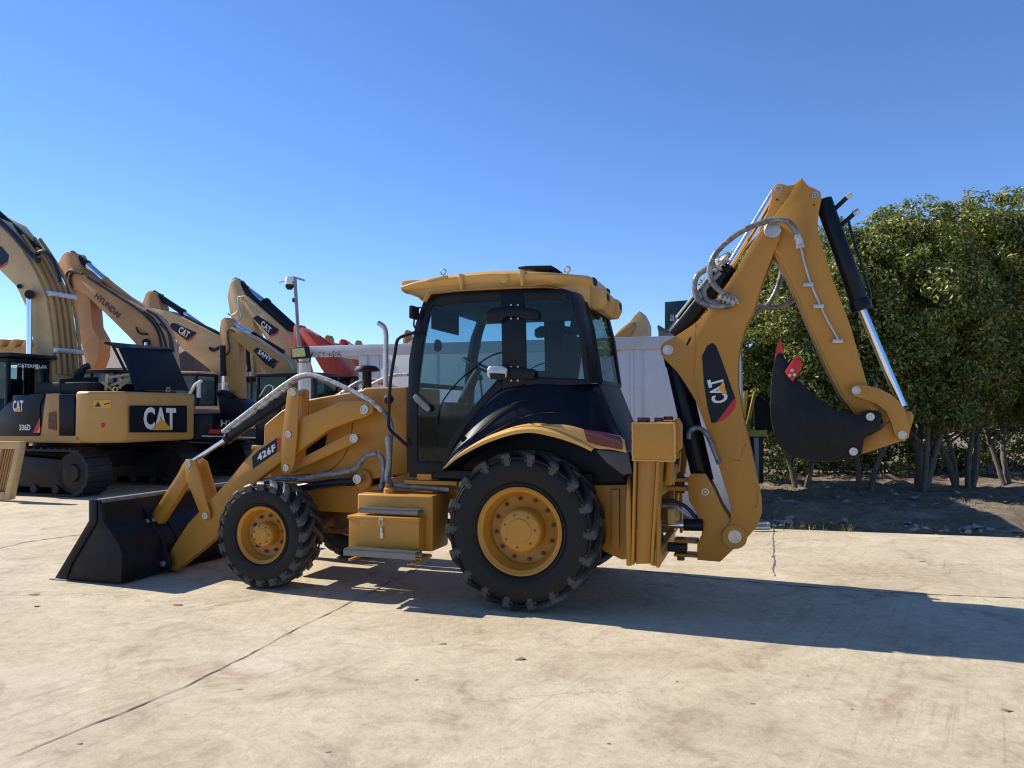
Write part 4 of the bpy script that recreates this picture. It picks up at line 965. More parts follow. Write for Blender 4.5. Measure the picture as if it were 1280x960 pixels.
for s in (-1, 1):
    sp = MB().prism(sh + F.PL(BK2, -0.31), s * 0.30, s * 0.328).build('side_plate', BKT, bkt, 0.005)
    MB().prism(F.PL([(1060, 515), (1088, 511), (1099, 515), (1101, 524), (1092, 531), (1070, 545), (1050, 530)], -0.345), s * 0.329, s * 0.35).build('reinforcement', BKT, bkt, 0.004) if s > 0 else None
    rc = MB().prism(F.PL([(996, 443), (1004, 455), (1001, 462), (991, 477), (985, 471), (981, 464.5)], -0.345), s * 0.329, s * 0.35).build('side_cutter', RED, bkt, 0.004)
    bb = MB()
    for p in ((990, 463), (987, 469), (993, 468.5)):
        x, z = F.V(*p, -0.35); bb.cyl((x, s * 0.345, z), (x, s * 0.364, z), 0.014, 8)
    bb.build('bolts', STL, bkt)
    for p in ((1088, 521), (1067, 564.5)):
        x, z = F.V(*p, -0.35); MB().lathe([(0.001, 0), (0.012, 0), (0.014, 0.005), (0.032, 0.005), (0.034, 0), (0.036, 0.05)], x, s * 0.352, z, 24, sgn=-s).build('pin', STL, bkt)
for k in range(5):
    y = -0.27 + 0.135 * k; a = F.PL([(975, 423), (977, 426), (979.5, 440), (975, 446), (970, 445), (970.5, 437), (972.5, 428)], -0.3)
    MB().prism(a, y - 0.03, y + 0.03).build('tooth', RED, bkt, 0.006)
x, z = F.V(1088, 521, -0.3); MB().cyl((x, -0.30, z), (x, 0.30, z), 0.05).build('pivot_boss', BKT, bkt)
# ------------------------------------------------------------------ excavators
def pz(m, pts, z0, z1):
    """plan outline (x,y) raised from z0 to z1"""
    bm = m.bm; a = [bm.verts.new((p[0], p[1], z0)) for p in pts]; b = [bm.verts.new((p[0], p[1], z1)) for p in pts]
    bm.faces.new(a[::-1]); bm.faces.new(b)
    for i in range(len(a)):
        j = (i + 1) % len(a); bm.faces.new((a[i], a[j], b[j], b[i]))
    return m
def track(root, s, L, g, h, w):
    """one crawler: belt of shoes > track frame, sprocket, idler, rollers"""
    r = h / 2; pts = []
    for k in range(13): a = -math.pi / 2 + math.pi * k / 12; pts.append((L / 2 - r + r * math.cos(a), r + r * math.sin(a)))
    for k in range(13): a = math.pi / 2 + math.pi * k / 12; pts.append((-L / 2 + r + r * math.cos(a), r + r * math.sin(a)))
    yo, yi = s * (g + w / 2), s * (g - w / 2)
    m = MB(); bm = m.bm; o = [bm.verts.new((x, yo, z)) for x, z in pts]; i_ = [bm.verts.new((x, yi, z)) for x, z in pts]
    q = 0.05; pin_ = [(x * (1 - q / (L / 2)), r + (z - r) * (1 - q / r)) for x, z in pts]
    oi = [bm.verts.new((x, yo, z)) for x, z in pin_]; ii = [bm.verts.new((x, yi, z)) for x, z in pin_]; n = len(pts)
    for k in range(n):
        j = (k + 1) % n
        bm.faces.new((o[k], o[j], i_[j], i_[k])); bm.faces.new((oi[j], oi[k], ii[k], ii[j])); bm.faces.new((o[j], o[k], oi[k], oi[j])); bm.faces.new((i_[k], i_[j], ii[j], ii[k]))
    per = 2 * (L - h) + math.pi * h; ns = int(per / 0.19); step = per / ns
    def at(u):
        u %= per; st = L - h
        if u < st: return (-st / 2 + u, 0, 0, -1)
        u -= st
        if u < math.pi * r: a = -math.pi / 2 + u / r; return (st / 2 + r * math.cos(a), r + r * math.sin(a), math.cos(a), math.sin(a))
        u -= math.pi * r
        if u < st: return (st / 2 - u, h, 0, 1)
        u -= st; a = math.pi / 2 + u / r; return (-st / 2 + r * math.cos(a), r + r * math.sin(a), math.cos(a), math.sin(a))
    for k in range(ns):
        x, z, nx, nz = at(k * step)
        if z < 0.02 and nz < -0.9: continue
        m.obox((x + nx * 0.012, yi, z + nz * 0.012), (x + nx * 0.012, yo, z + nz * 0.012), 0.045, 0.03 if True else 0, up=(nx, 0, nz))
    to = m.build('track', IRON, root)
    f = MB(); f.prism([(-L / 2 + r, 0.16), (L / 2 - r, 0.16), (L / 2 - r, h - 0.24), (0.4, h - 0.15), (-0.4, h - 0.15), (-L / 2 + r, h - 0.24)], s * (g + w * 0.28), s * (g - w * 0.3)); f.build('track_frame', IRON, to, 0.02)
    for xx, nm in ((-L / 2 + r, 'idler'), (L / 2 - r, 'sprocket')):
        c = MB(); c.lathe([(0.001, w * 0.42), (r * 0.35, w * 0.42), (r * 0.4, w * 0.34), (r * 0.75, w * 0.3), (r * 0.86, w * 0.36), (r * 0.88, -w * 0.3)], xx, s * g, r, 30, sgn=s); c.build(nm, IRON, to)
    for k in range(6):
        xx = -L / 2 + r * 2 + (L - 4 * r) * k / 5; c = MB(); c.lathe([(0.001, w * 0.34), (0.09, w * 0.34), (0.1, -w * 0.3)], xx, s * g, 0.13, 16, sgn=s); c.build('roller', IRON, to)
    return to
def cyl_part(name, fr, y, a, b, c, r1, r2, root, m=BLK):
    """hydraulic cylinder from pixel a to b (barrel) and b to c (rod) in the plane y"""
    A, B, C_ = fr.P3(*a, y), fr.P3(*b, y), fr.P3(*c, y)
    o = MB().cyl(A, B, r1, 20).cyl(A.lerp(B, 0.93), B, r1 * 1.15, 20).build(name, m, root)
    MB().cyl(B, C_, r2, 14).build('piston_rod', CHR, o); return o
def plate_txt(s, fr, y, o, e, t, m, root, bold=0.035):
    O = fr.P3(*o, y); return lettering(s, O, fr.P3(*e, y) - O, fr.P3(*t, y) - O, m, root, bold=bold)
def body(fr, root, paint, cwm, L=4.6, g=1.25, th=0.95, tw=0.6, tail=2.7, hw=1.4, z0=1.08, z1=2.0, cab=(-1.75, 0.0), cabm=BLK, cabtop=2.85, roofm=None, front=-1.9, hood=None, ch=0.5, housem=None, fw=1.0):
    for s in (-1, 1): track(root, s, L, g, th, tw)
    m = MB(); m.box(-1.0, 1.0, -g + 0.2, g - 0.2, 0.45, 0.85); m.build('undercarriage', IRON, root, 0.03)
    MB().lathe([(0.62, 0.85), (0.62, z0 - 0.002)], 0, 0, 0, 40, 'z').build('slewing_ring', IRON, root)
    MB().box(front, tail - 0.7, -hw, hw, z0, z0 + 0.15).build('revolving_frame', paint, root, 0.02)
    cw = MB(); pz(cw, [(tail - ch - 0.35, -hw), (tail - ch, -hw), (tail - 0.12, -fw - 0.08), (tail, -fw + 0.05), (tail + 0.02, 0), (tail, fw - 0.05), (tail - 0.12, fw + 0.08), (tail - ch, hw), (tail - ch - 0.35, hw)], z0, z1)
    cwo = cw.build('counterweight', cwm, root, 0.07, 3)
    h = MB(); h.box(0.15, tail - ch - 0.36, -hw + 0.01, hw - 0.01, z0 + 0.152, z1 - 0.06); h.box(0.3, tail - 0.9, -0.2, hw - 0.05, z1 - 0.06, z1 + 0.1); h.box(front + 0.1, 0.149, 0.45, hw - 0.02, z0 + 0.152, z1 - 0.35)
    h.build('engine_housing', housem or paint, root, 0.03)
    x0, x1 = cab; yb, ya = -hw + 0.02, -hw + 1.02; zc0 = z0 + 0.152
    def post(xa, ya_): return [(xa, ya_)]
    c = MB(); t = 0.08
    for xa in (x0, x1 - t, (x0 + x1) / 2):
        for y_ in (yb, ya - t): c.box(xa, xa + t, y_, y_ + t, zc0, cabtop - 0.08)
    c.box(x0, x1, yb - 0.0, ya, cabtop - 0.079, cabtop); c.box(x0 + 0.001, x1 - 0.001, yb + 0.003, yb + 0.05, zc0, zc0 + 0.75); c.box(x1 - 0.05, x1 - 0.003, yb + 0.051, ya - 0.003, zc0, zc0 + 0.7); c.box(x0 + 0.003, x0 + 0.05, yb + 0.051, ya, zc0, zc0 + 0.4); c.box(x0 + 0.051, x1 - 0.051, ya - 0.05, ya - 0.003, zc0, zc0 + 0.75)
    co = c.build('cab', cabm, root, 0.012)
    w1 = MB(); w1.box(x0 + t, x1 - t, yb + 0.02, yb + 0.026, zc0 + 0.76, cabtop - 0.085); w1.build('side_window', GLASSD, co)
    w1 = MB(); w1.box(x1 - 0.03, x1 - 0.024, yb + t, ya - t, zc0 + 0.71, cabtop - 0.2); w1.build('rear_window', GLASSD, co)
    w1 = MB(); w1.box(x0 + 0.024, x0 + 0.03, yb + t, ya - t, zc0 + 0.41, cabtop - 0.085); w1.build('windscreen', GLASSD, co)
    w1 = MB(); w1.box(x0 + t, x1 - t, ya - 0.03, ya - 0.024, zc0 + 0.76, cabtop - 0.085); w1.build('side_window', GLASSD, co)
    if roofm: MB().box(x0 - 0.03, x1 + 0.03, yb - 0.02, ya + 0.02, cabtop + 0.001, cabtop + 0.07).build('cab_roof', roofm, co, 0.03)
    sb = MB(); sb.box(x0 + 0.7, x0 + 1.2, yb + 0.25, ya - 0.25, zc0 + 0.3, zc0 + 0.5); sb.box(x0 + 1.15, x0 + 1.3, yb + 0.25, ya - 0.25, zc0 + 0.4, zc0 + 1.2); sb.build('seat', SEATM, co, 0.03)
    return cwo, co
def pxplate(name, fr, pts, y, hwid, m, root, bev=0.02, near=None):
    """boom or stick: side outline traced at the near plane, full width behind it"""
    return MB().prism(fr.PL(pts, y - hwid), y - hwid, y + hwid).build(name, m, root, bev, 2)

GRP = 'excavators parked in rows behind the backhoe loader'
# ---- 1. the big excavator at the left edge
fr = Frame((-10.16, 17.5), 18)
E1_ = empty('crawler_excavator', fr, 'large sand-yellow crawler excavator at the left edge with open black engine cover', 'excavator', GRP)
cwo, co = body(fr, E1_, CWY, CWY, L=4.8, g=1.3, tail=2.7, hw=1.45, z0=1.07, z1=2.12, cab=(-1.75, 0.0), cabtop=2.84, fw=1.05, housem=NAVY)
def KP(fr, px, py, xl): y, z = fr.K(px, py, xl); return Vector((xl, y, z))
xl = 2.735
a = [KP(fr, *p, xl) for p in ((162, 540.5), (162, 507), (233.5, 507), (233.5, 540.5))]
MB().flat(a, 0.008).build('decal_panel', NAVY, cwo, 0.0)
o = KP(fr, 179.5, 537, xl + 0.012); lettering('CAT', o, KP(fr, 220, 537, xl + 0.012) - o, KP(fr, 179.5, 508.5, xl + 0.012) - o, WHT, cwo, bold=0.04)
MB().flat([KP(fr, *p, xl + 0.018) for p in ((188.5, 537.6), (202, 523.5), (216, 537.6))], 0.003).build('triangle_mark', YLET, cwo)
cp = lambda px, py: KP(fr, px, py, 2.72)
# stickers on the chamfered corner
def chp(px, py):
    # plane of the left chamfer: from (2.2,-1.45) to (2.58,-1.13)
    A = fr.W(2.2, -1.45); Bv = fr.W(2.58, -1.13); d = ray(px, py); nrm = Vector(((Bv - A).y, -(Bv - A).x, 0)); t = (A - CO).dot(nrm) / d.dot(nrm); p = CO + d * t - fr.o
    nl = Vector((nrm.dot(fr.ex), nrm.dot(fr.ey), 0)).normalized() * 0.012
    if nl.y > 0: nl = -nl
    return Vector((p.dot(fr.ex), p.dot(fr.ey), p.z)) + nl
MB().flat([chp(*p) for p in ((117, 510), (117, 500), (138.5, 500), (138.5, 510))], 0.004).build('warning_label', YLET, cwo)
MB().flat([chp(*p) + Vector((0.004, -0.004, 0)) for p in ((118.5, 508.5), (122.5, 501.5), (126.5, 508.5))], 0.002).build('warning_triangle', BLET, cwo)
MB().flat([chp(*p) + Vector((0.004, -0.004, 0)) for p in ((130, 506.5), (130, 505), (137, 503), (137, 504.8))], 0.002).build('pictogram', BLET, cwo)
rc = chp(127.5, 531.5); MB().lathe([(0.001, 0), (0.045, 0), (0.05, 0.02)], rc.x, rc.y, rc.z, 20).build('reflector', RLET, cwo)
for px_ in (144, 210):
    p = KP(fr, px_, 490, 2.4); MB().tube([p + Vector((0, 0.05 * math.cos(q * math.pi / 6), 0.05 + 0.05 * math.sin(q * math.pi / 6))) for q in range(13)], 0.014, 8).build('lifting_eye', TAN, cwo)
# black side panel with lettering
ys = -1.462
MB().prism(fr.PL([(-6, 545), (-6, 520), (10, 504), (24, 496), (40, 492.5), (56, 492), (50, 506), (48, 545)], ys), ys, ys + 0.02).build('side_panel', NAVY, E1_, 0.004)
plate_txt('CAT', fr, ys - 0.004, (16, 514), (29, 514), (16, 500.5), WHT, E1_)
MB().prism(fr.PL([(17.5, 514.6), (22, 509), (26.5, 514.6)], ys - 0.008), ys - 0.0085, ys - 0.006).build('triangle_mark', YLET, E1_)
plate_txt('336D', fr, ys - 0.004, (24, 538), (38, 538), (24, 530.5), WHT, E1_)
MB().prism(fr.PL([(41, 541), (50, 522), (50, 533), (46, 541)], ys - 0.003), ys - 0.004, ys - 0.001).build('red_stripe', RED, E1_)
MB().prism(fr.PL([(46, 541), (50, 533), (50, 541)], ys - 0.003), ys - 0.004, ys - 0.001).build('yellow_stripe', YLET, E1_)
MB().prism(fr.PL([(50, 545), (57, 492), (73, 492), (73, 545)], ys), ys + 0.01, ys + 0.06).build('pump_compartment', TAN2, E1_, 0.004)
d = MB(); d.prism(fr.PL([(60, 536), (61, 516), (70, 514), (71, 538)], ys), ys - 0.01, ys + 0.011); d.build('pump', RUSTY, E1_, 0.02)
# open doors of the engine bay and raised cover
dr = MB(); dr.flat([KP(fr, *p, 1.15) for p in ((73, 541), (73, 473.5), (121, 471), (121, 541))], 0.05); dr.build('open_door', DKG, E1_, 0.01)
hp = lambda px, py, xx: KP(fr, px, py, xx)
rcv = MB()
A = [hp(*p, x_) for p, x_ in (((168, 489), 2.2), ((152, 436), 1.7), ((213, 438), 1.7), ((235, 489), 2.2))]
rcv.flat(A, 0.04); rc_o = rcv.build('raised_engine_cover', BLKM, E1_, 0.01)
MB().flat([hp(130, 429.5, 1.4), hp(213, 437, 1.72), hp(216, 439, 1.75), hp(152, 437, 1.72)], 0.05).build('cover_lip', BLKM, rc_o)
MB().tube([hp(141, 432, 1.5), hp(158, 466, 1.9)], 0.03, 8).tube([hp(150, 436, 1.6), hp(170, 480, 2.0)], 0.03, 8).build('cover_strut', BLKM, rc_o)
eg = MB(); eg.box(0.5, 1.9, -1.2, 0.9, 2.06, 2.32); p = hp(145, 470, 1.5); 
eg.build('engine', DKG, E1_, 0.04)
pf = MB()
for a_, b_ in (((135, 472), (160, 468)), ((138, 482), (160, 474)), ((134, 468), (132, 488)), ((146, 486), (160, 476)), ((150, 472), (150, 486)), ((128, 478), (143, 490))): pf.cyl(hp(*a_, 2.0), hp(*b_, 2.0), 0.03, 8)
pf.build('pipework', TAN, E1_)
# cab visor and lettering
zc = 2.9
MB().box(-1.9, 0.12, -1.5, -0.35, 2.86, 2.95).build('cab_visor', BLK, co, 0.02)
o = KP(fr, 22, 458.7, 0.012); lettering('CATERPILLAR', o, KP(fr, 59, 461, 0.012) - o, KP(fr, 22, 454.2, 0.012) - o, WHT, co, bold=0.04)
# boom: gooseneck rising out of the picture
bm_ = [(56, 492), (50, 470), (42, 430), (33, 385), (20, 358), (0, 338), (-30, 312), (-120, 262), (-190, 238), (-195, 222), (-120, 232), (-60, 245), (0, 275), (14, 292), (30, 316), (44, 340), (57, 370), (64, 415), (68, 470), (68, 492)]
b1 = pxplate('boom', fr, bm_, 0, 0.34, TAN, E1_, 0.02)
MB().prism(fr.PL([(-8, 333), (-8, 306), (2, 308), (11, 319), (10, 326), (0, 333)], -0.345), -0.348, -0.343).build('decal_panel', NAVY, b1)
MB().prism(fr.PL([(-6, 334), (0, 333.5), (10, 326.5), (8, 331), (1, 335)], -0.349), -0.350, -0.345).build('red_stripe', RED, b1)
for k in range(5):
    yq = -0.3 + 0.15 * k; pth = [(fr.V(x_, y_, -0.34)[0] + 0.07, yq, fr.V(x_, y_, -0.34)[1] + 0.04) for x_, y_ in ((69, 470), (64.5, 415), (57.5, 370), (45, 340), (31, 316), (16, 294))]
    MB().tube(pth, 0.04, 8, 5).build('hydraulic_pipe', TAN2, b1)
for yy_ in (367, 438): xq, zq = fr.V(57.5 if yy_ < 400 else 66.5, yy_, -0.34); MB().box(xq + 0.02, xq + 0.15, -0.36, 0.36, zq - 0.06, zq + 0.06).build('pipe_clamp', STL, b1, 0.01)
MB().tube([fr.P3(*p, -0.3) for p in ((46, 318), (54, 314), (64, 322), (72, 340), (75, 352))], 0.05, 8, 5).build('hydraulic_hose', HOSE, b1)
MB().tube([fr.P3(*p, -0.38) for p in ((-5, 273), (15, 292), (38, 318), (48, 326))], 0.07, 8, 5).build('hydraulic_hose', HOSE, b1)
cyl_part('boom_cylinder', fr, -0.5, (36, 500), (36.5, 446), (36.8, 368), 0.11, 0.06, E1_)
MB().cyl(fr.P3(37, 368, -0.6), fr.P3(37, 368, 0.5), 0.1, 20).build('pin', BLKM, b1)
MB().cyl(fr.P3(24, 358, -0.42), fr.P3(24, 358, -0.3), 0.05, 12).build('work_lamp', DKG, b1)
cyl_part('stick_cylinder', fr, 0, (45, 312), (-40, 236), (-150, 180), 0.12, 0.06, E1_)
pxplate('stick', fr, [(-200, 215), (-180, 190), (-160, 180), (-165, 230), (-190, 330), (-225, 440), (-240, 440), (-225, 330), (-215, 240)], 0, 0.2, TAN, E1_)
for px_, py_ in ((98, 466), (104, 461)):
    MB().tube([fr.P3(px_ - 5, py_ + 14, -0.1), fr.P3(px_, py_, -0.15), fr.P3(px_ + 8, py_ - 4, -0.1)], 0.07, 8, 4).build('hose_bundle', HOSE, E1_)

# ---- 2. orange excavator
fr = Frame((-9.3, 20.2), 18)
E2_ = empty('crawler_excavator', fr, 'worn orange crawler excavator with dark blue lettering along its boom, second from the left', 'excavator', GRP)
cwo, co = body(fr, E2_, ORG, NAVY, L=4.2, g=1.15, tail=2.55, hw=1.35, z0=1.0, z1=1.68, cab=(-1.7, -0.1), cabtop=2.75, fw=1.0, housem=ORG)
xl = 2.60
o = KP(fr, 276, 533, xl); lettering('HYUNDAI', o, KP(fr, 329, 537, xl) - o, KP(fr, 276, 524.5, xl) - o, WHT, cwo, bold=0.03)
MB().flat([KP(fr, *p, xl) for p in ((260, 541.5), (262, 536.5), (283, 537), (283, 542.5))], 0.004).build('red_marking', RLET, cwo)
MB().flat([KP(fr, *p, xl) for p in ((252, 545.6), (252, 544.3), (330, 546.5), (330, 548))], 0.02).build('pale_rail', WHT, cwo)
bm2 = [(86, 338), (88, 335), (100, 340), (116, 351), (130, 358), (175, 385), (190, 397), (199, 414), (205, 437), (208, 470), (192, 478), (184, 470), (172, 433), (160, 420), (140, 400), (112, 373), (106, 368), (90, 360)]
b1 = pxplate('boom', fr, bm2, 0, 0.27, ORG, E2_, 0.02)
st2 = [(71, 331), (78, 318), (83, 314), (92, 316), (98, 328), (102, 345), (106, 368), (112, 372), (115, 408), (124, 424), (123, 445), (117, 461), (108, 461), (104, 440), (96, 410), (90, 390), (80, 352)]
pxplate('stick', fr, st2, 0, 0.2, ORG, E2_, 0.02)
plate_txt('HYUNDAI', fr, -0.285, (117.5, 371.5), (147, 398), (121.5, 365.5), BLET, b1, bold=0.02)
cyl_part('stick_cylinder', fr, 0, (176, 385), (130, 349), (90, 317), 0.09, 0.1, E2_, ORG).name = 'stick_cylinder'
cyl_part('cylinder_barrel', fr, -0.02, (90, 318), (110, 331), (131, 350), 0.10, 0.09, E2_)
for k, pth in enumerate((((100, 341), (88, 338), (83, 345), (84, 360), (90, 375)), ((103, 342), (92, 340), (87, 348), (89, 362), (88, 382)), ((184, 388), (196, 396), (210, 415), (214, 440)), ((180, 390), (192, 400), (204, 420), (209, 440)), ((200, 405), (212, 418), (217, 440)), ((110, 347), (140, 366), (176, 390), (196, 412), (202, 436)))):
    MB().tube([fr.P3(*p, -0.31) for p in pth], 0.035, 8, 5).build('hydraulic_hose', HOSE, b1)
p = fr.P3(171, 411, -0.33); MB().tube([p + Vector((0, 0, 0.05)), p, p + Vector((0.1, 0, -0.12)), p + Vector((0.35, 0, -0.15))], 0.025, 8, 4).build('work_lamp', DKG, b1)
MB().cyl(fr.P3(183, 428, -0.36), fr.P3(183, 428, -0.27), 0.10, 16).build('pin', BLKM, b1)
cyl_part('boom_cylinder', fr, -0.4, (175, 500), (180, 455), (183, 428), 0.09, 0.05, E2_)

# ---- 3. sand yellow excavator behind it
fr = Frame((-9.55, 25.2), 18)
E3_ = empty('crawler_excavator', fr, 'sand-yellow excavator with black boom decal, between the orange one and the small one', 'excavator', GRP)
cwo, co = body(fr, E3_, TAN, TAN2, L=4.4, g=1.2, tail=2.7, hw=1.4, z0=1.05, z1=1.95, cab=(-1.6, 0.2), cabtop=2.9, cabm=BLK, roofm=TAN)
bm3 = [(178, 388), (180, 385), (190, 385), (212, 389), (250, 408), (273, 420), (279, 440), (284, 478), (270, 480), (262, 462), (248, 451), (228, 436), (204, 404), (186, 392)]
b1 = pxplate('boom', fr, bm3, 0, 0.28, TAN, E3_)
pxplate('stick', fr, [(178, 378), (182, 367), (186, 363), (194, 366), (201, 384), (200, 392), (196, 430), (190, 470), (178, 470), (180, 420)], 0, 0.2, TAN2, E3_)
MB().prism(fr.PL([(212, 409), (214, 404), (219, 404), (246, 416), (240, 422), (234, 426), (226, 420)], -0.285), -0.29, -0.284).build('decal_panel', NAVY, b1)
MB().prism(fr.PL([(246, 416), (240, 424), (234.5, 427), (233, 425.5), (240, 421)], -0.292), -0.295, -0.29).build('red_stripe', RED, b1)
plate_txt('CAT', fr, -0.297, (222, 415), (234, 423), (226, 407.5), WHT, b1, bold=0.03)
MB().prism(fr.PL([(225.5, 417.6), (229.6, 415.4), (231, 421)], -0.3), -0.301, -0.299).build('triangle_mark', YLET, b1)
cyl_part('stick_cylinder', fr, 0, (192, 366), (230, 391), (272, 420), 0.1, 0.07, E3_)
MB().tube([fr.P3(*p, -0.1) for p in ((232, 396), (256, 408), (275, 418), (282, 432))], 0.05, 8, 5).build('hydraulic_hose', HOSE, b1)
p = fr.P3(262, 435, -0.33); MB().tube([p, p + Vector((0.15, 0, -0.08)), p + Vector((0.4, 0, 0.02))], 0.05, 8, 4).build('work_lamp', DKG, b1)
wr = MB(); wr.tube([fr.P3(*p, -1.42) for p in ((236, 495), (244, 481), (252, 476))], 0.05, 8, 5); wr.cyl(fr.P3(248.5, 497, -1.42), fr.P3(248.5, 477, -1.42), 0.06, 8); wr.build('handrail', WHT, E3_)

# ---- 4. small yellow excavator
fr = Frame((-4.5, 18.5), 18)
E4_ = empty('crawler_excavator', fr, 'small golden-yellow excavator with folded arm and chrome cylinder, left of the floodlight post', 'excavator', GRP)
cwo, co = body(fr, E4_, TAN2, DKG, L=2.8, g=0.85, th=0.65, tw=0.45, tail=1.75, hw=1.05, z0=0.78, z1=1.75, cab=(-1.2, 0.4), cabtop=2.6, cabm=BLKM, front=-1.3, ch=0.3, fw=0.8, housem=DKG)
bm4 = [(286, 411), (290, 408), (298, 411), (320, 421), (345, 438), (360, 449), (370, 466), (374, 490), (345, 500), (341, 478), (330, 462), (318, 446), (300, 430), (290, 424)]
b1 = pxplate('boom', fr, bm4, 0, 0.17, TAN2, E4_, 0.015)
st4 = [(274, 414), (276, 400), (280, 396.5), (285, 397), (290, 405), (297, 420), (299, 440), (299, 470), (300, 498), (292, 504), (286, 498), (283, 470), (279, 440), (275, 425)]
pxplate('stick', fr, st4, 0.0, 0.14, TAN2, E4_, 0.015)
MB().prism(fr.PL([(316, 438), (322, 434), (348, 452), (342, 461), (332, 455)], -0.175), -0.178, -0.172).build('decal_panel', NAVY, b1)
plate_txt('SANY', fr, -0.182, (321.5, 441.5), (338, 452.5), (324.5, 436.5), WHT, b1, bold=0.035)
MB().prism(fr.PL([(341, 456.5), (348, 451.5), (351, 449), (347, 454), (343.5, 456)], -0.18), -0.183, -0.178).build('red_stripe', RED, b1)
cyl_part('stick_cylinder', fr, 0, (354, 441), (316, 418), (284, 401), 0.075, 0.06, E4_)
cyl_part('bucket_cylinder', fr, -0.15, (278.5, 432), (279, 470), (279, 494), 0.075, 0.035, E4_)
MB().tube([fr.P3(*p, -0.2) for p in ((292, 414), (285, 412), (285, 425), (287, 435), (284, 442), (277, 444))], 0.022, 8, 6).build('hydraulic_hose', HOSE, b1)
MB().tube([fr.P3(*p, -0.2) for p in ((296, 410), (320, 424), (345, 440), (360, 450), (367, 462))], 0.022, 8, 5).build('hydraulic_hose', STL, b1)
bk = MB(); bk.prism(fr.PL([(272, 494), (279, 490), (290, 495), (300, 502), (315, 518), (310, 528), (292, 530), (278, 524), (274, 510)], -0.3), -0.3, 0.3); bk.build('bucket', BLKM, E4_, 0.01)
MB().tube([fr.P3(*p, -0.32) for p in ((272, 492), (278, 490), (286, 492), (291, 496))], 0.06, 8, 4).build('bucket_link', BLKM, E4_)
MB().tube([fr.P3(*p, -1.0) for p in ((322, 500), (328, 490), (334, 482), (341, 484), (341, 500))], 0.018, 8, 5).build('handrail', WHT, E4_)

# ---- 5. tall sand yellow excavator
fr = Frame((-8.3, 29.0), 18)
E5_ = empty('crawler_excavator', fr, 'tall sand-yellow excavator with black arm cylinder just left of the camera pole', 'excavator', GRP)
cwo, co = body(fr, E5_, TAN, TAN, L=4.8, g=1.3, tail=2.9, hw=1.45, z0=1.1, z1=2.1, cab=(-1.7, 0.1), cabtop=3.0)
bm5 = [(299, 374), (303, 369), (308, 370), (320, 380), (345, 402), (365, 420), (372, 434), (382, 470), (365, 478), (352, 450), (335, 427), (315, 398), (303, 382)]
b1 = pxplate('boom', fr, bm5, 0, 0.32, TAN, E5_)
pxplate('stick', fr, [(284, 371), (287, 356), (292, 348), (297, 349), (303, 362), (312, 378), (316, 400), (325, 440), (328, 490), (306, 490), (303, 440), (294, 410), (288, 395)], 0, 0.22, TAN, E5_)
MB().prism(fr.PL([(316, 397.5), (322, 394), (349, 412), (344, 418), (337, 419)], -0.325), -0.33, -0.323).build('decal_panel', NAVY, b1)
MB().prism(fr.PL([(336, 419), (344, 417), (349, 411.5), (347, 417.5), (338, 421)], -0.332), -0.335, -0.33).build('red_stripe', RED, b1)
plate_txt('CAT', fr, -0.337, (325.5, 407), (337, 417), (328, 400), WHT, b1, bold=0.035)
cyl_part('stick_cylinder', fr, 0, (366, 412), (330, 379), (293, 351), 0.22, 0.16, E5_, BLKM)
MB().cyl(fr.P3(296, 353, -0.0), fr.P3(334, 385, -0.0), 0.18, 18).build('cylinder_sleeve', BLKM, b1)
for pth in (((304, 371), (298, 372), (299, 384), (302, 395), (296, 402)), ((285, 392), (290, 394), (298, 388), (298, 376))): MB().tube([fr.P3(*p, -0.36) for p in pth], 0.035, 8, 6).build('hydraulic_hose', STL, b1)
cyl_part('bucket_cylinder', fr, -0.3, (307, 425), (313, 465), (316, 490), 0.12, 0.06, E5_)
for k in range(4): MB().tube([fr.P3(296 + 6 * k, 440, -0.36), fr.P3(299 + 6 * k, 480, -0.36)], 0.05, 8).build('hydraulic_pipe', TAN, b1)

# ---- 6. red-orange excavator behind the container, 7. boom tips beyond it
fr = Frame((-4.9, 27.0), 18)
E6_ = empty('crawler_excavator', fr, 'red-orange excavator partly hidden behind camera pole and open bay of the container', 'excavator', GRP)
cwo, co = body(fr, E6_, REDO, REDO, L=4.2, g=1.15, tail=2.6, hw=1.35, z0=1.05, z1=2.3, cab=(-1.6, 0.1), cabtop=2.9)
b1 = pxplate('boom', fr, [(375, 420), (373, 413), (377, 409), (392, 418), (414, 433), (424, 452), (440, 466), (446, 498), (432, 500), (418, 478), (402, 462), (388, 438)], 0, 0.22, REDO, E6_)
pxplate('stick', fr, [(366.5, 410), (368, 406), (374, 406), (378, 412), (379, 440), (384, 470), (372, 472), (368, 440)], 0, 0.2, REDO, E6_)
cyl_part('stick_cylinder', fr, 0, (420, 434), (398, 422), (373, 408), 0.09, 0.07, E6_, REDO)
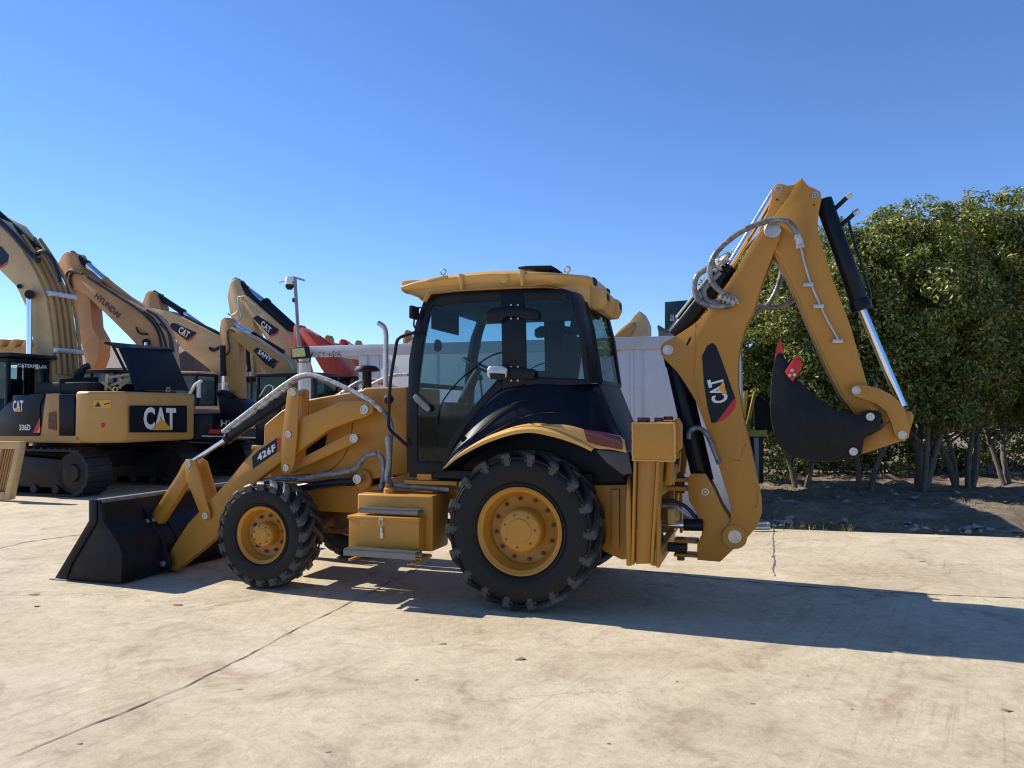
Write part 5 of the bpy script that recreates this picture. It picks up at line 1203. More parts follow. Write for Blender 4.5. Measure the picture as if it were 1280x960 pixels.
def tip(px, py, w_, C0, paint, label, red=False, extra=None):
    fr = Frame(C0, 18)
    r = empty('crawler_excavator', fr, label, 'excavator', GRP)
    body(fr, r, paint, paint, L=4.2, g=1.15, tail=2.6, hw=1.35, z0=1.05, z1=1.9, cab=(-1.6, 0.1), cabtop=2.5)
    pxplate('boom', fr, [(px + 2, py + 16), (px + 10, py + 10), (px + 30, py + 40), (px + 50, py + 90), (px + 30, py + 90), (px + 14, py + 50)], 0, 0.25, paint, r)
    pxplate('stick', fr, [(px - w_ * 0.5, py + 12), (px - w_ * 0.3, py + 3), (px - w_ * 0.06, py), (px + w_ * 0.12, py + 0.5), (px + w_ * 0.3, py + 4), (px + w_ * 0.45, py + 13), (px + w_ * 0.5, py + 40), (px + w_ * 0.3, py + 80), (px - w_ * 0.3, py + 80), (px - w_ * 0.5, py + 40)], 0, 0.2, paint, r)
    if red: cyl_part('stick_cylinder', fr, 0, (px + 2, py + 3), (px + 9, py + 6), (px + 30, py + 18), 0.09, 0.07, r, REDO)
tip(408.5, 418.5, 10, (-5.8, 32), TAN2, 'excavator showing only a rounded tan arm tip between red boom and red arm tip')
tip(427, 423.5, 10, (-5.4, 35), REDO, 'excavator showing only a small red arm tip with chrome rod above the container', True)
tip(446, 425, 8, (-4.9, 37), TAN2, 'excavator showing only a small tan arm tip left of the exhaust pipe')
tip(508, 412, 9, (-2.6, 33), TAN2, 'excavator showing only a tan arm tip beside the front mirror of the cab')
# bucket behind the container, seen right of the cab
fr = Frame((6.2, 27), 18)
E8_ = empty('crawler_excavator', fr, 'excavator showing only its raised sand-yellow bucket above the container right of the cab', 'excavator', GRP)
body(fr, E8_, TAN, TAN, L=4.2, g=1.15, tail=2.6, hw=1.35, z0=1.05, z1=1.9, cab=(-1.6, 0.1), cabtop=2.5)
bkx = pxplate('bucket', fr, [(764, 424), (775, 411), (787, 402), (793, 394), (799, 388.5), (803, 391), (807, 398), (810, 406), (810, 426)], 0, 0.45, TAN, E8_, 0.02)
MB().prism(fr.PL([(766, 423), (786, 404), (794, 402), (795, 408), (788, 422)], -0.47), -0.49, -0.46).build('side_cutter', TAN2, bkx, 0.01)
pxplate('stick', fr, [(770, 428), (806, 428), (830, 500), (815, 504)], 0, 0.2, TAN, E8_)
pxplate('boom', fr, [(812, 500), (830, 496), (880, 470), (905, 480), (900, 500), (870, 495), (835, 515)], 0, 0.22, TAN, E8_)
# big toothed bucket far left
fr = Frame((-17.5, 26), 18)
E9_ = empty('wheel_loader', fr, 'loader showing only its raised tan bucket with upright teeth beyond the left cab roof', 'loader')
pl_ = MB(); pl_.prism(fr.PL([(-60, 433), (43, 433), (40, 446), (-60, 452)], -1.0), -1.0, 0.0); bo9 = pl_.build('bucket', TAN2, E9_, 0.03)
for k in range(6):
    x_ = 34 - k * 17; m = MB(); m.prism(fr.PL([(x_ - 9, 434), (x_ - 4, 427), (x_ - 1, 424), (x_ + 5, 424), (x_ + 3, 429), (x_, 435)], -1.05), -1.05, -0.75); m.build('tooth', TAN2, bo9, 0.015)
x_, z_ = fr.V(-10, 450, -0.5)
m = MB(); m.obox((x_, -0.5, z_), (x_ + 1.6, -0.5, 1.2), 0.3, 0.4); m.build('lift_arm', TAN2, E9_, 0.02)
m = MB(); m.box(x_ + 1.2, x_ + 4.5, -1.1, 0.4, 0.7, 1.9); m.build('body', TAN2, E9_, 0.1)
for xx in (x_ + 1.7, x_ + 4.0):
    for y_ in (-1.2, 0.4): MB().lathe([(0.001, -0.2), (0.3, -0.22), (0.6, -0.2), (0.65, 0), (0.6, 0.2), (0.001, 0.2)], xx, y_, 0.65, 36).build('wheel', RUB, E9_)

# ---- yellow guard frame standing at the left edge
fr = Frame((-9.95, 14.85), 10)
gz = empty('radiator_guard', fr, 'yellow steel guard frame with black slats cut off by the left picture edge', 'guard frame')
g = MB()
def qp(pts, a, b): g.prism(fr.PL(pts, 0), a, b)
qp([(-30, 551), (29, 552), (28, 561), (-30, 561)], -0.08, 0.08); qp([(22.5, 561), (28, 561), (15, 624.5), (8, 624.5)], -0.08, 0.08); qp([(-30, 614), (9.5, 614.5), (8, 624.5), (-30, 624.5)], -0.081, 0.079); qp([(2, 561), (5, 561), (-6, 614), (-10, 614)], -0.06, 0.06)
g.build('frame', TAN, gz, 0.01)
g = MB()
for k in range(5): x0_ = 8 + k * 3.1; g.prism(fr.PL([(x0_, 561), (x0_ + 1.3, 561), (x0_ - 10.2, 614), (x0_ - 11.5, 614)], 0), -0.02, 0.02)
for k in range(3): y_ = 574 + 13 * k; g.prism(fr.PL([(-20, y_), (23, y_), (23, y_ + 1.2), (-20, y_ + 1.2)], 0), 0.021, 0.04)
g.build('slats', TAN2, gz)
MB().prism(fr.PL([(-28, 560), (22, 560), (10, 615), (-28, 615)], 0.1), 0.09, 0.12).build('back_mesh', RUSTY, gz)

# ---- white container
CONT = mat('white_painted_steel', (0.52, 0.53, 0.56), 0.5, var=0.07, scale=1.2, dust=0.22, dustcol=(0.3, 0.25, 0.2))
CONTB = mat('white_painted_beam', (0.42, 0.43, 0.46), 0.5, var=0.1, scale=1.5, dust=0.25, dustcol=(0.3, 0.25, 0.2))
cr = Frame((3.56, 12.0), 17)
CR = empty('shipping_container', cr, 'long white container behind the backhoe loader with an open bay at its left end', 'container')
xL = cr.V(374, 440, 0)[0]; xP = cr.V(452, 440, 0)[0]; HT = 2.92; D_ = 5.0  # depth stretched so the cast shadow covers the dirt up to the trunks
m = MB(); m.box(xP, 0, 0.03, D_, 0.12, HT - 0.16)
m.build('wall', CONT, CR, 0.004)
m = MB(); m.box(xL, 0.02, -0.02, 0.14, HT - 0.20, HT); m.build('top_rail', CONTB, CR, 0.008)
m = MB(); m.box(xL, 0.02, 0.141, D_ + 0.02, HT - 0.10, HT - 0.006); m.build('roof', CONT, CR)
m = MB(); m.box(xL, 0.02, -0.02, 0.12, 0.0, 0.16); m.build('bottom_rail', CONTB, CR, 0.008)
for xx, w_ in ((xL, 0.18), (xP - 0.05, 0.16), (-0.12, 0.14)):
    MB().box(xx, xx + w_, -0.012, 0.13, 0.161, HT - 0.201).build('post', CONT, CR, 0.006)
for xx in (xL, -0.12): MB().box(xx, xx + 0.14, D_ - 0.1, D_ + 0.03, 0.0, HT - 0.101).build('post', CONT, CR, 0.006)
for px_ in (470, 788, 803, 700, 620, 545):
    xx = cr.V(px_, 480, 0)[0]; MB().box(xx, xx + (0.012 if px_ in (803,) else 0.05), 0.012, 0.029, 0.17, HT - 0.21).build('seam_strip', CONT, CR, 0.003)
xx, zz = cr.V(768, 439, 0); MB().box(xx - 0.1, xx + 0.07, -0.0, 0.029, zz - 0.015, zz + 0.02).build('name_plate', YELR, CR, 0.003)
# worn rusty writing on the beam: an illegible row of strokes
rs = MB(); random.seed(3)
for k in range(34):
    px_ = 397 + 29 * random.random(); py_ = 446.5 - 6.5 * random.random(); a_ = random.choice((0, 0, 1.57, 1.2, 0.5)); l_ = random.uniform(0.8, 2.4)
    p = cr.P3(px_, py_, -0.0235); q = cr.P3(px_ + l_ * math.cos(a_), py_ - l_ * math.sin(a_), -0.0235); rs.obox(p, q, 0.003, 0.014)
rs.build('rusty_marking', RUSTY, CR)
# flood light and camera pole at its left corner
fl = Frame(cr.W(xL + 0.09, -0.1), 17)
FL = empty('floodlight', fl, 'small floodlight with yellow face on the corner post of the container', 'floodlight')
o = fl.P3(376, 441, -0.1)
m = MB(); m.prism([(o.x - 0.17, o.z - 0.12), (o.x + 0.20, o.z - 0.10), (o.x + 0.16, o.z + 0.12), (o.x - 0.19, o.z + 0.10)], -0.16, -0.06); m.build('housing', DKG, FL, 0.02)
m = MB(); m.prism([(o.x - 0.13, o.z - 0.085), (o.x + 0.14, o.z - 0.07), (o.x + 0.11, o.z + 0.085), (o.x - 0.14, o.z + 0.07)], -0.168, -0.161); m.build('lens', mat('yellowed_lamp_glass', (0.5, 0.47, 0.16), 0.3, var=0.2, scale=25), FL)
MB().tube([(o.x - 0.2, -0.05, o.z), (o.x - 0.12, 0.02, o.z - 0.16), (o.x + 0.1, 0.02, o.z - 0.16), (o.x + 0.21, -0.05, o.z)], 0.012, 8).build('bracket', DKG, FL)
pf_ = Frame(cr.W(xL + 0.06, 0.2), 17)
PO = empty('security_camera_pole', pf_, 'thin grey pole with white dome security camera at the left end of the container', 'camera pole')
b_, t_ = pf_.P3(374, 440, 0), pf_.P3(368.5, 347, 0)
MB().tube([Vector((b_.x + 0.08, 0, 0.0)), b_, t_], 0.033, 12).build('pole', PIPE, PO)
MB().cyl(t_ + Vector((-0.05, 0, 0.02)), pf_.P3(380.5, 350.5, 0), 0.018, 8).build('cross_arm', PIPE, PO)
c_ = pf_.P3(362, 352, 0)
cm = MB(); cm.lathe([(0.001, 0.09), (0.07, 0.085), (0.085, 0.02), (0.085, -0.06), (0.06, -0.06)], c_.x, 0, c_.z, 20, 'z'); cm.box(c_.x, t_.x, -0.03, 0.03, c_.z + 0.0, c_.z + 0.09); cm.build('camera_housing', WHT, PO)
MB().lathe([(0.08, -0.061), (0.075, -0.11), (0.045, -0.15), (0.001, -0.16)], c_.x, 0, c_.z, 20, 'z').build('camera_dome', DKG, PO)
MB().cyl(c_ + Vector((-0.05, 0, 0.03)), pf_.P3(349, 353, 0), 0.012, 8).build('antenna', PIPE, PO)
MB().lathe([(0.001, 0.05), (0.035, 0.03), (0.035, -0.03), (0.001, -0.05)], pf_.P3(367.5, 375, 0).x, 0, pf_.P3(368, 375, 0).z, 12, 'z').build('sensor', DKG, PO)

# ---- green sign box, grey shed, distant buildings and posts
SGN = mat('dark_green_panel', (0.012, 0.045, 0.04), 0.5, var=0.1)
s0 = Frame(AT(832, 500, 34), 12)
SG = empty('sign_board', s0, 'dark green sign board with white characters above the container, left of the boom', 'sign')
q = s0.PL([(831, 414), (831, 377.5), (885, 373), (885, 414)], 0); MB().prism(q, 0, 0.4).build('panel', SGN, SG, 0.01)
for px_ in (836, 878): xx = s0.V(px_, 414, 0.2)[0]; MB().cyl((xx, 0.2, 0), (xx, 0.2, 4.5), 0.12).build('post', PIPE, SG)
for k, (r_, t_) in enumerate(((('昌'), 837.5), (('信'), 843.5), (('诚'), 850))):
    o = s0.P3(t_ + 0.2, 401.5, -0.01); 
    try: lettering(r_, o, s0.P3(t_ + 5.2, 401.5, -0.01) - o, s0.P3(t_ + 0.2, 393.5, -0.01) - o, WHT, SG, bold=0.0)
    except Exception: pass
s1 = Frame(AT(822, 500, 30), 12)
SH = empty('grey_shed', s1, 'small grey shed roof edge left of the green sign above the container', 'shed')
q = s1.PL([(823, 600), (823, 408), (832, 414), (870, 414), (870, 600)], 0); MB().prism([(x, max(0, z)) for x, z in q], 0, 2.5).build('wall', PIPE, SH)
q = s1.PL([(821.5, 409), (822.5, 406), (825, 407), (834, 413), (833, 416), (824, 410.5)], -0.15); MB().prism(q, -0.15, 2.6).build('roof', mat('grey_roof', (0.1, 0.12, 0.14), 0.6), SH, 0.01)

TILE = mat('brown_roof_tiles', (0.11, 0.08, 0.07), 0.8, var=0.5, scale=3, bmp=0.4, bscale=14)
def house(px0, px1, pyr, pye, Y, label, yaw=18, roofm=TILE):
    f = Frame(AT(px0, 515, Y), yaw); r = empty('low_house', f, label, 'house')
    xr = f.V(px1, 515, 0)[0]; ze = f.V(px0, pye, 0)[1]; zr = f.V(px0, pyr, 3)[1]; W_ = 6.5
    MB().box(0, xr, 0, W_, 0, ze).build('wall', mat('plaster_wall', (0.35, 0.33, 0.3), 0.9, var=0.15), r)
    m = MB(); bm = m.bm
    v = [bm.verts.new(p) for p in ((-0.4, -0.5, ze), (xr + 0.4, -0.5, ze), (xr + 0.4, W_ / 2, zr), (-0.4, W_ / 2, zr), (xr + 0.4, W_ + 0.5, ze), (-0.4, W_ + 0.5, ze))]
    for f_ in ((0, 1, 2, 3), (3, 2, 4, 5), (1, 4, 2), (0, 3, 5), (0, 5, 4, 1)): bm.faces.new([v[i] for i in f_])
    m.build('roof', roofm, r)
    wi = MB()
    for k in range(3): x_ = xr * (k + 0.6) / 3.4; MB().box(x_, x_ + 1.1, -0.03, 0.03, 1.0, 2.2).build('window', GLASSD, r)
    return r
house(40, 190, 434, 463, 42, 'low house with dark brown tiled roof seen behind the raised black engine cover')
house(205, 330, 463, 476, 60, 'long low grey-roofed house in the gap left of the small excavator', roofm=mat('grey_roof_sheet', (0.13, 0.14, 0.15), 0.7, var=0.2))
sp = Frame(AT(221, 500, 38), 0)
LP = empty('street_lamp', sp, 'slender pale lamp post rising between the orange boom and the sand-yellow boom', 'street lamp')
zt_ = sp.V(221, 415, 0)[1]; za_ = sp.V(221, 431, 0)[1]
MB().cyl((0, 0, 0), (0, 0, zt_), 0.09, 12, 0.06).build('post', PIPE, LP)
MB().prism([(0.05, za_ + 0.03), (0.5, za_ + 0.12), (0.55, za_ + 0.05), (0.1, za_ - 0.08)], -0.12, 0.12).build('lamp_head', PIPE, LP, 0.02)

# ---- machine under the trees between boom and digging bucket
YG = mat('old_yellow_paint', (0.32, 0.24, 0.03), 0.5, var=0.25, scale=5, dust=0.4)
f = Frame(AT(948, 500, 16.8), 14)
DR = empty('old_digger', f, 'old dark digger with slanting yellow arm under the trees, right of the boom', 'digger')
def fb(name, pts, a, b, m, bev=0.01): return MB().prism(f.PL(pts, 0), a, b).build(name, m, DR, bev)
fb('arm', [(931, 537), (942, 489), (946, 488), (941, 512), (936, 538)], -0.1, 0.1, YG); fb('arm_plate', [(926, 520), (930, 490), (936, 487), (933, 520), (930, 537)], 0.15, 0.25, YG)
fb('deck', [(926, 538), (957, 537), (957, 545), (926, 546)], -0.4, 0.3, YG)
fb('body', [(918, 546.5), (953, 546), (953, 602), (918, 604)], -0.3, 0.3, BLKM); fb('cab', [(943, 500), (950, 490), (975, 490), (975, 537), (944, 537)], 0.0, 0.4, DKG)
fb('post', [(940, 546), (946, 546), (947, 600), (943, 600)], -0.55, -0.48, PIPE, 0.004)
x_, z_ = f.V(941, 528, -0.15); MB().tube([(x_ + 0.07 * math.cos(a_), -0.15, z_ + 0.07 * math.sin(a_)) for a_ in [k * 0.4 for k in range(14)]], 0.01, 6).build('hose_loop', HOSE, DR)
# ------------------------------------------------------------------ trees and ground cover
def leaf_mat(name, c0, c1, c2):
    m, nt, b = new_mat(name)
    ge = N(nt, 'ShaderNodeNewGeometry')
    r = ramp(nt, ge.outputs['Random Per Island'], [(0.0, c0), (0.55, c1), (1.0, c2)])
    nt.links.new(r.outputs[0], b.inputs['Base Color']); b.inputs['Roughness'].default_value = 0.42; b.inputs['Specular IOR Level'].default_value = 0.5
    tr = N(nt, 'ShaderNodeBsdfTranslucent'); g = mixc(nt, 1.0, r.outputs[0], (1.6, 1.8, 0.7), 'MULTIPLY'); nt.links.new(g, tr.inputs[0])
    mx = N(nt, 'ShaderNodeMixShader'); mx.inputs[0].default_value = 0.25
    nt.links.new(b.outputs[0], mx.inputs[1]); nt.links.new(tr.outputs[0], mx.inputs[2]); nt.links.new(mx.outputs[0], nt.nodes['Material Output'].inputs[0])
    return m
LEAF = leaf_mat('evergreen_leaves', (0.055, 0.085, 0.016), (0.155, 0.168, 0.038), (0.37, 0.34, 0.095))
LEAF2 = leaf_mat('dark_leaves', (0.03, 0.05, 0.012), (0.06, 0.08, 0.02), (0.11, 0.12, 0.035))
GRS = leaf_mat('grass_blades', (0.05, 0.08, 0.02), (0.10, 0.11, 0.04), (0.25, 0.2, 0.1))
BARK = mat('grey_bark', (0.13, 0.105, 0.08), 0.85, var=0.35, scale=9, bmp=0.4, bscale=30)
import random as _r
def leaves(name, clumps, m, parent, rng, size=0.115, up=0.35):
    """clumps: (centre, radius, count); every leaf is a folded four-point blade"""
    V, Fc = [], []
    for c, rad, n in clumps:
        for _ in range(n):
            d = Vector((rng.gauss(0, 1), rng.gauss(0, 1), rng.gauss(0, 1))).normalized(); rr = rad * (0.55 + 0.5 * rng.random())
            p = c + Vector((d.x * rr, d.y * rr, d.z * rr * 0.8))
            o = (d + Vector((rng.gauss(0, .45), rng.gauss(0, .45), rng.gauss(0, .45) + up))).normalized()
            ax = o.cross(Vector((rng.gauss(0, 1), rng.gauss(0, 1), rng.gauss(0, 1)))).normalized()
            q = o.cross(ax).normalized(); L = size * rng.uniform(0.7, 1.35); w_ = L * rng.uniform(0.36, 0.5)
            tipd = (ax * 0.9 + o * 0.15).normalized()
            i = len(V)
            V += [p - tipd * L * 0.5, p + q * w_ * 0.5 + o * 0.012, p + tipd * L * 0.5, p - q * w_ * 0.5 + o * 0.012]
            Fc.append((i, i + 1, i + 2, i + 3))
    me = bpy.data.meshes.new(name); me.from_pydata([tuple(v) for v in V], [], Fc); me.materials.append(m); me.update()
    ob = bpy.data.objects.new(name, me); COL.objects.link(ob); ob.parent = parent; return ob
def tree(px, Y, top_py, rw, rd, zlow, label, seed, group, stems=3, dens=1.0, m=None, name='evergreen_tree', lsz=0.10):
    rng = _r.Random(seed); o = AT(px, 515, Y); ztop = AT(px, top_py, Y).z
    root = bpy.data.objects.new(name, None); COL.objects.link(root); root.location = (o.x, o.y, 0); tag(root, label, 'tree', group)
    zc = (ztop + zlow) / 2; hh = (ztop - zlow) / 2
    tips = []
    for s in range(stems):
        a = rng.uniform(0, 6.28); base = Vector((math.cos(a) * 0.14, math.sin(a) * 0.14, -0.05)); lean = Vector((math.cos(a), math.sin(a), 0)) * rng.uniform(0.25, 0.7)
        pts = [base, base + lean * 0.3 + Vector((rng.uniform(-.06, .06), 0, 0.7)), base + lean * 0.9 + Vector((rng.uniform(-.1, .1), rng.uniform(-.1, .1), 1.6)), base + lean * 1.6 + Vector((rng.uniform(-.15, .15), 0, zc * 0.8)), base + lean * 2.0 + Vector((0, 0, ztop - 1.9))]
        r0 = rng.uniform(0.05, 0.085); t = MB(); t.tube([p_ + Vector((rng.uniform(-.04, .04), 0, 0)) for p_ in pts], lambda q, r0=r0: r0 * (1 - 0.75 * q) * (1 + 0.12 * math.sin(q * 60)), 9, 7); tr = t.build('trunk', BARK, root)
        cp = catmull(pts, 5)
        for k in range(6):
            st = cp[min(len(cp) - 2, 7 + k * 2)]; b = rng.uniform(0, 6.28); e = st + Vector((math.cos(b) * rw * 0.55, math.sin(b) * rd * 0.55, rng.uniform(0.3, 0.9)))
            MB().tube([st, st.lerp(e, 0.5) + Vector((0, 0, 0.12)), e], lambda q: 0.032 * (1 - 0.75 * q), 6, 4).build('branch', BARK, root)
    cl = []
    n = int(185 * dens)
    for k in range(n):
        while True:
            d = Vector((rng.uniform(-1, 1), rng.uniform(-1, 1), rng.uniform(-1, 1)))
            if d.length < 1: break
        d = d.normalized() * (d.length ** 0.35)
        lump = 0.86 + 0.22 * noise.noise(Vector((d.x * 2.3 + seed, d.y * 2.3, d.z * 2.3)))
        if d.z < -0.2: d.x *= 1.05
        c = Vector((d.x * rw * lump, d.y * rd * lump, zc + d.z * hh * lump))
        cl.append((c, rng.uniform(0.26, 0.5), int(rng.uniform(170, 260))))
    for k in range(int(40 * dens)):       # loose sprays that break the outline
        a = rng.uniform(0, 6.28); e = rng.uniform(-0.3, 1.4); d = Vector((math.cos(a) * math.cos(e), math.sin(a) * math.cos(e), math.sin(e)))
        cl.append((Vector((d.x * rw * 0.95, d.y * rd * 0.95, zc + d.z * hh * 0.95)), rng.uniform(0.15, 0.28), 60))
    leaves('crown', cl, m or LEAF, root, rng, lsz)
    return root
TG = 'evergreen trees in a row behind the dirt strip'
TL = [
    (925, 18.5, 312, 1.3, 1.3, 0.9, 'slender evergreen tree standing behind the boom, leftmost of the row', 11, 3, 0.8),
    (1000, 17.2, 300, 1.6, 1.5, 0.7, 'evergreen tree behind the triangle between boom and dipper', 12, 3, 1.1),
    (1078, 16.6, 266, 1.75, 1.5, 0.75, 'evergreen tree right behind the long black bucket cylinder', 13, 3, 1.0),
    (1146, 16.4, 248, 1.8, 1.6, 0.95, 'tall evergreen tree with a fan of pale stems right of the digging bucket linkage', 14, 5, 1.25),
    (1203, 17.2, 240, 1.8, 1.6, 1.0, 'evergreen tree with slanting stems, second from the right picture edge', 15, 4, 1.2),
    (1262, 17.6, 232, 1.9, 1.6, 1.0, 'tallest dense evergreen tree with one straight dark trunk near the right edge', 16, 2, 1.25),
    (1345, 17.0, 246, 1.9, 1.7, 1.1, 'evergreen tree cut off by the right picture edge', 17, 3, 1.2)]
for (px, Y, tp, rw, rd, zl, lb, sd, stm, dn) in TL: tree(px, Y, tp, rw, rd, zl, lb, sd, TG, stm, dn)
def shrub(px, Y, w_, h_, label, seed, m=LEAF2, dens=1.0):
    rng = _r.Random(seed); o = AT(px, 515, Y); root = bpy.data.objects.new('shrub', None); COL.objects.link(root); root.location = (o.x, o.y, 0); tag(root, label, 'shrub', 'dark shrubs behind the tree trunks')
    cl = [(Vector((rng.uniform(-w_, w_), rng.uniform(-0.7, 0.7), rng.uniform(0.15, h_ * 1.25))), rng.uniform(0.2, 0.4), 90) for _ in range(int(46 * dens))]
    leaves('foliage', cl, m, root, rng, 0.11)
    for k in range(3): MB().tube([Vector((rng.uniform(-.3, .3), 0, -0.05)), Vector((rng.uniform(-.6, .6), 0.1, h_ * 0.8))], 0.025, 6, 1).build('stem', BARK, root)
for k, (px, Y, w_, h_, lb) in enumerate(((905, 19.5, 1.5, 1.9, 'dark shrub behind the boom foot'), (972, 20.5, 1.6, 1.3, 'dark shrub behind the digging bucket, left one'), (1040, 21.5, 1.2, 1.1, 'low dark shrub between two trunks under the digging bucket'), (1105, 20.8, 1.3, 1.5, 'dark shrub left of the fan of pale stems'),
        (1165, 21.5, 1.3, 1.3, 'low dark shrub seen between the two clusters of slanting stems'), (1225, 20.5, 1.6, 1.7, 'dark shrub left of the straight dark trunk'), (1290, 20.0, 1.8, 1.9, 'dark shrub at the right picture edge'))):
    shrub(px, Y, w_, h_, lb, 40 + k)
# trees further back, low on the left of the row
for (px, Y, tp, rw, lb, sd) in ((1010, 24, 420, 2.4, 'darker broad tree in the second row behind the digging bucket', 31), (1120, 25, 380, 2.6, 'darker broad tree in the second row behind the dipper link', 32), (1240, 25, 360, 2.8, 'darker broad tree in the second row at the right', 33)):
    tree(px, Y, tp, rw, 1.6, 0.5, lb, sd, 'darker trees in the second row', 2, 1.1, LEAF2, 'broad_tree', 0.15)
# bare tree far left
rng = _r.Random(5); o = AT(243, 515, 48); bt = bpy.data.objects.new('bare_tree', None); COL.objects.link(bt); bt.location = (o.x, o.y, 0); tag(bt, 'leafless winter tree far away between the sand-yellow boom and the black engine cover', 'tree')
zt_ = AT(243, 450, 48).z
MB().tube([(0, 0, 0), (0.05, 0, 1.5), (0, 0, 2.6)], 0.12, 8, 3, ).build('trunk', BARK, bt)
tw = MB()
for k in range(70):
    a = rng.uniform(-1.4, 1.4); l = rng.uniform(0.6, 1); s = Vector((rng.uniform(-.1, .1), 0, rng.uniform(1.4, 2.6))); e = Vector((math.sin(a) * 1.6 * l, rng.uniform(-1, 1), s.z + (zt_ - 2.4) * l * math.cos(a * 0.7)))
    tw.tube([s, s.lerp(e, 0.5) + Vector((rng.uniform(-.12, .12), 0, 0.1)), e], 0.016, 4, 2)
tw.build('crown', BARK, bt)
# more bare and bushy trees far behind the yard, and a far tree line
FARG = leaf_mat('distant_leaves', (0.05, 0.06, 0.03), (0.08, 0.09, 0.045), (0.12, 0.12, 0.06))

# rubble and grass on the dirt strip
def edge_pt(u, v): return E0 + ed * u + back * v
rng = _r.Random(9)
V, Fc = [], []
bm = bmesh.new()
for k in range(800):
    u = rng.uniform(2.5, 15); v = abs(rng.gauss(1.2, 1.6)) + 0.08; p = edge_pt(u, v); s = rng.choice((0.02, 0.03, 0.04, 0.05, 0.09)) * rng.uniform(0.6, 1.4)
    vs = [bm.verts.new(p + Vector((rng.gauss(0, 1), rng.gauss(0, 1), abs(rng.gauss(0, .7)))).normalized() * s * rng.uniform(0.6, 1) + Vector((0, 0, 0.02))) for _ in range(9)]
    r = bmesh.ops.convex_hull(bm, input=vs)
for v in [v for v in bm.verts if not v.link_faces]: bm.verts.remove(v)
me = bpy.data.meshes.new('rubble'); bm.to_mesh(me); bm.free()
STN = mat('broken_concrete', (0.27, 0.245, 0.2), 0.9, var=0.35, scale=3, bmp=0.4)
me.materials.append(STN); ob = bpy.data.objects.new('rubble', me); COL.objects.link(ob); tag(ob, kind='stuff', label='broken concrete rubble and stones scattered on the dirt strip', )
def stone(px, py, s, label, seed, flat=0.6, wide=1.0):
    rng = _r.Random(seed); p = G(px, py); bm = bmesh.new()
    vs = [bm.verts.new((rng.gauss(0, 1) * wide, rng.gauss(0, 1), abs(rng.gauss(0, 1)) * flat)) for _ in range(26)]
    for v in vs: v.co = Vector((v.co.x / wide, v.co.y, v.co.z / flat)).normalized(); v.co = Vector((v.co.x * wide * s, v.co.y * s * 0.8, v.co.z * flat * s))
    bmesh.ops.convex_hull(bm, input=vs)
    for v in [v for v in bm.verts if not v.link_faces]: bm.verts.remove(v)
    bmesh.ops.subdivide_edges(bm, edges=bm.edges[:], cuts=2, use_grid_fill=True)
    for v in bm.verts: v.co += v.co.normalized() * 0.12 * s * noise.noise(v.co * (5 / s) + Vector((seed, 0, 0)))
    me = bpy.data.meshes.new('stone'); bm.to_mesh(me); bm.free(); me.materials.append(STN)
    o = bpy.data.objects.new('stone', me); COL.objects.link(o); o.location = (p.x, p.y, -0.02); tag(o, label, 'stone', 'loose stones on the dirt strip')
for k, (px, py, s, fl_, wd, lb) in enumerate(((1004, 640, 0.22, 0.7, 1.2, 'dark rounded boulder on the dirt strip near the boom foot'), (985, 630, 0.2, 0.5, 1.6, 'pale broken slab left of the dark boulder'), (1199, 632, 0.12, 0.7, 1.3, 'bright white stone at the tip of the sunlit patch'),
        (1258, 643, 0.16, 0.35, 2.0, 'flat pale slab lying on the sunlit patch at the right'), (1122, 627, 0.06, 0.9, 1.0, 'small round pale stone in the shade below the tree with fanned stems'), (1140, 625, 0.07, 0.9, 1.0, 'small blocky pale stone just right of the round one'),
        (1268, 624, 0.12, 0.5, 1.6, 'grey slab at the right picture edge under the trees'), (1128, 594, 0.16, 0.6, 1.3, 'pale stone left of the fanned tree stems'))):
    stone(px, py, s, lb, 60 + k, fl_, wd)
V, Fc = [], []
for k in range(520):
    if k < 30: u, v = rng.gauss(5.6, 0.3), abs(rng.gauss(0.22, 0.12))
    elif k < 160: u, v = rng.gauss(7.0, 1.2), abs(rng.gauss(1.3, 0.5))
    else: u, v = rng.uniform(3, 15), rng.uniform(0.4, 7)
    p = edge_pt(u, v)
    for _ in range(9):
        q = p + Vector((rng.gauss(0, .05), rng.gauss(0, .05), 0)); h = rng.uniform(0.04, 0.14); a = rng.uniform(0, 6.28); w_ = 0.006
        t = q + Vector((rng.gauss(0, .04), rng.gauss(0, .04), h)); i = len(V); s = Vector((math.cos(a), math.sin(a), 0)) * w_
        V += [q - s, q + s, t]; Fc.append((i, i + 1, i + 2))
me = bpy.data.meshes.new('grass'); me.from_pydata([tuple(v) for v in V], [], Fc); me.materials.append(GRS); ob = bpy.data.objects.new('grass', me); COL.objects.link(ob); tag(ob, kind='stuff', label='short grass and weeds along the edge of the concrete yard')
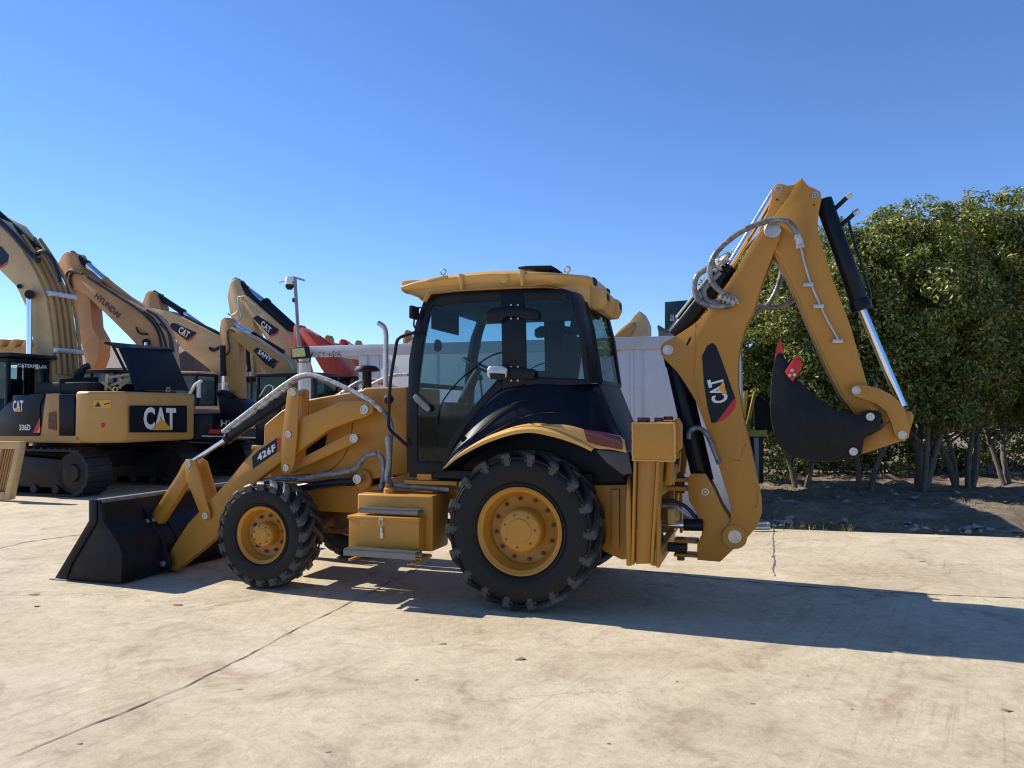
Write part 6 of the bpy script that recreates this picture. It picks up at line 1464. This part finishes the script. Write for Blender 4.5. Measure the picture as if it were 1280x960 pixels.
# fallen leaves
cl = [(edge_pt(rng.uniform(4, 15), rng.uniform(0.5, 8)) + Vector((0, 0, 0.02)), 0.5, 6) for _ in range(260)]
V, Fc = [], []
for c, rad, n in cl:
    for _ in range(n):
        p = c + Vector((rng.gauss(0, .5), rng.gauss(0, .5), rng.uniform(0, .04))); a = rng.uniform(0, 6.28); d = Vector((math.cos(a), math.sin(a), rng.uniform(-.2, .4))) * 0.045; s = Vector((-math.sin(a), math.cos(a), rng.uniform(-.3, .3))) * 0.02
        i = len(V); V += [p - d, p + s, p + d, p - s]; Fc.append((i, i + 1, i + 2, i + 3))
me = bpy.data.meshes.new('leaf_litter'); me.from_pydata([tuple(v) for v in V], [], Fc); me.materials.append(leaf_mat('dry_leaves', (0.12, 0.08, 0.04), (0.25, 0.19, 0.1), (0.4, 0.34, 0.22))); ob = bpy.data.objects.new('leaf_litter', me); COL.objects.link(ob); tag(ob, kind='stuff', label='dry fallen leaves under the trees')
MUD = mat('dried_mud', (0.2, 0.15, 0.1), 0.9, var=0.4, scale=20)
# small clods lying on the concrete
rng = _r.Random(77)
for k, (px, py, s) in enumerate(((220, 757, 0.035), (42, 744, 0.03), (45, 758, 0.025), (557, 805, 0.02), (1263, 889, 0.03), (652, 824, 0.03), (1152, 702, 0.03), (940, 880, 0.015), (300, 862, 0.012), (520, 850, 0.012), (1010, 845, 0.012), (845, 852, 0.014), (1065, 887, 0.012), (100, 930, 0.014), (410, 940, 0.012), (760, 930, 0.012), (232, 893, 0.010))):
    p = G(px, py); bm = bmesh.new(); vs = [bm.verts.new(Vector((rng.gauss(0, 1) * 1.8, rng.gauss(0, 1), abs(rng.gauss(0, 1)) * 0.5)) * s * 0.4) for _ in range(14)]
    bmesh.ops.convex_hull(bm, input=vs)
    for v in [v for v in bm.verts if not v.link_faces]: bm.verts.remove(v)
    me = bpy.data.meshes.new('dirt_clod'); bm.to_mesh(me); bm.free(); me.materials.append(MUD); o = bpy.data.objects.new('dirt_clod', me); COL.objects.link(o); o.location = (p.x, p.y, 0.0)
    tag(o, 'tiny crumb of dried mud lying on the open concrete', 'mud crumb', 'mud crumbs on the concrete')
# pipe ends at the yard edge beside the boom foot
m = MB(); a = G(938, 664); m.cyl(a + Vector((0, 0, 0.05)), a + Vector((0.28, 0.02, 0.05)), 0.035, 12); m.cyl(a + Vector((0.02, 0.0, 0.10)), a + Vector((0.24, 0.05, 0.11)), 0.02, 10)
o = m.build('pipe_fitting', STL, None); tag(o, 'small grey steel fitting lying at the yard edge right of the boom foot', 'pipe fitting')
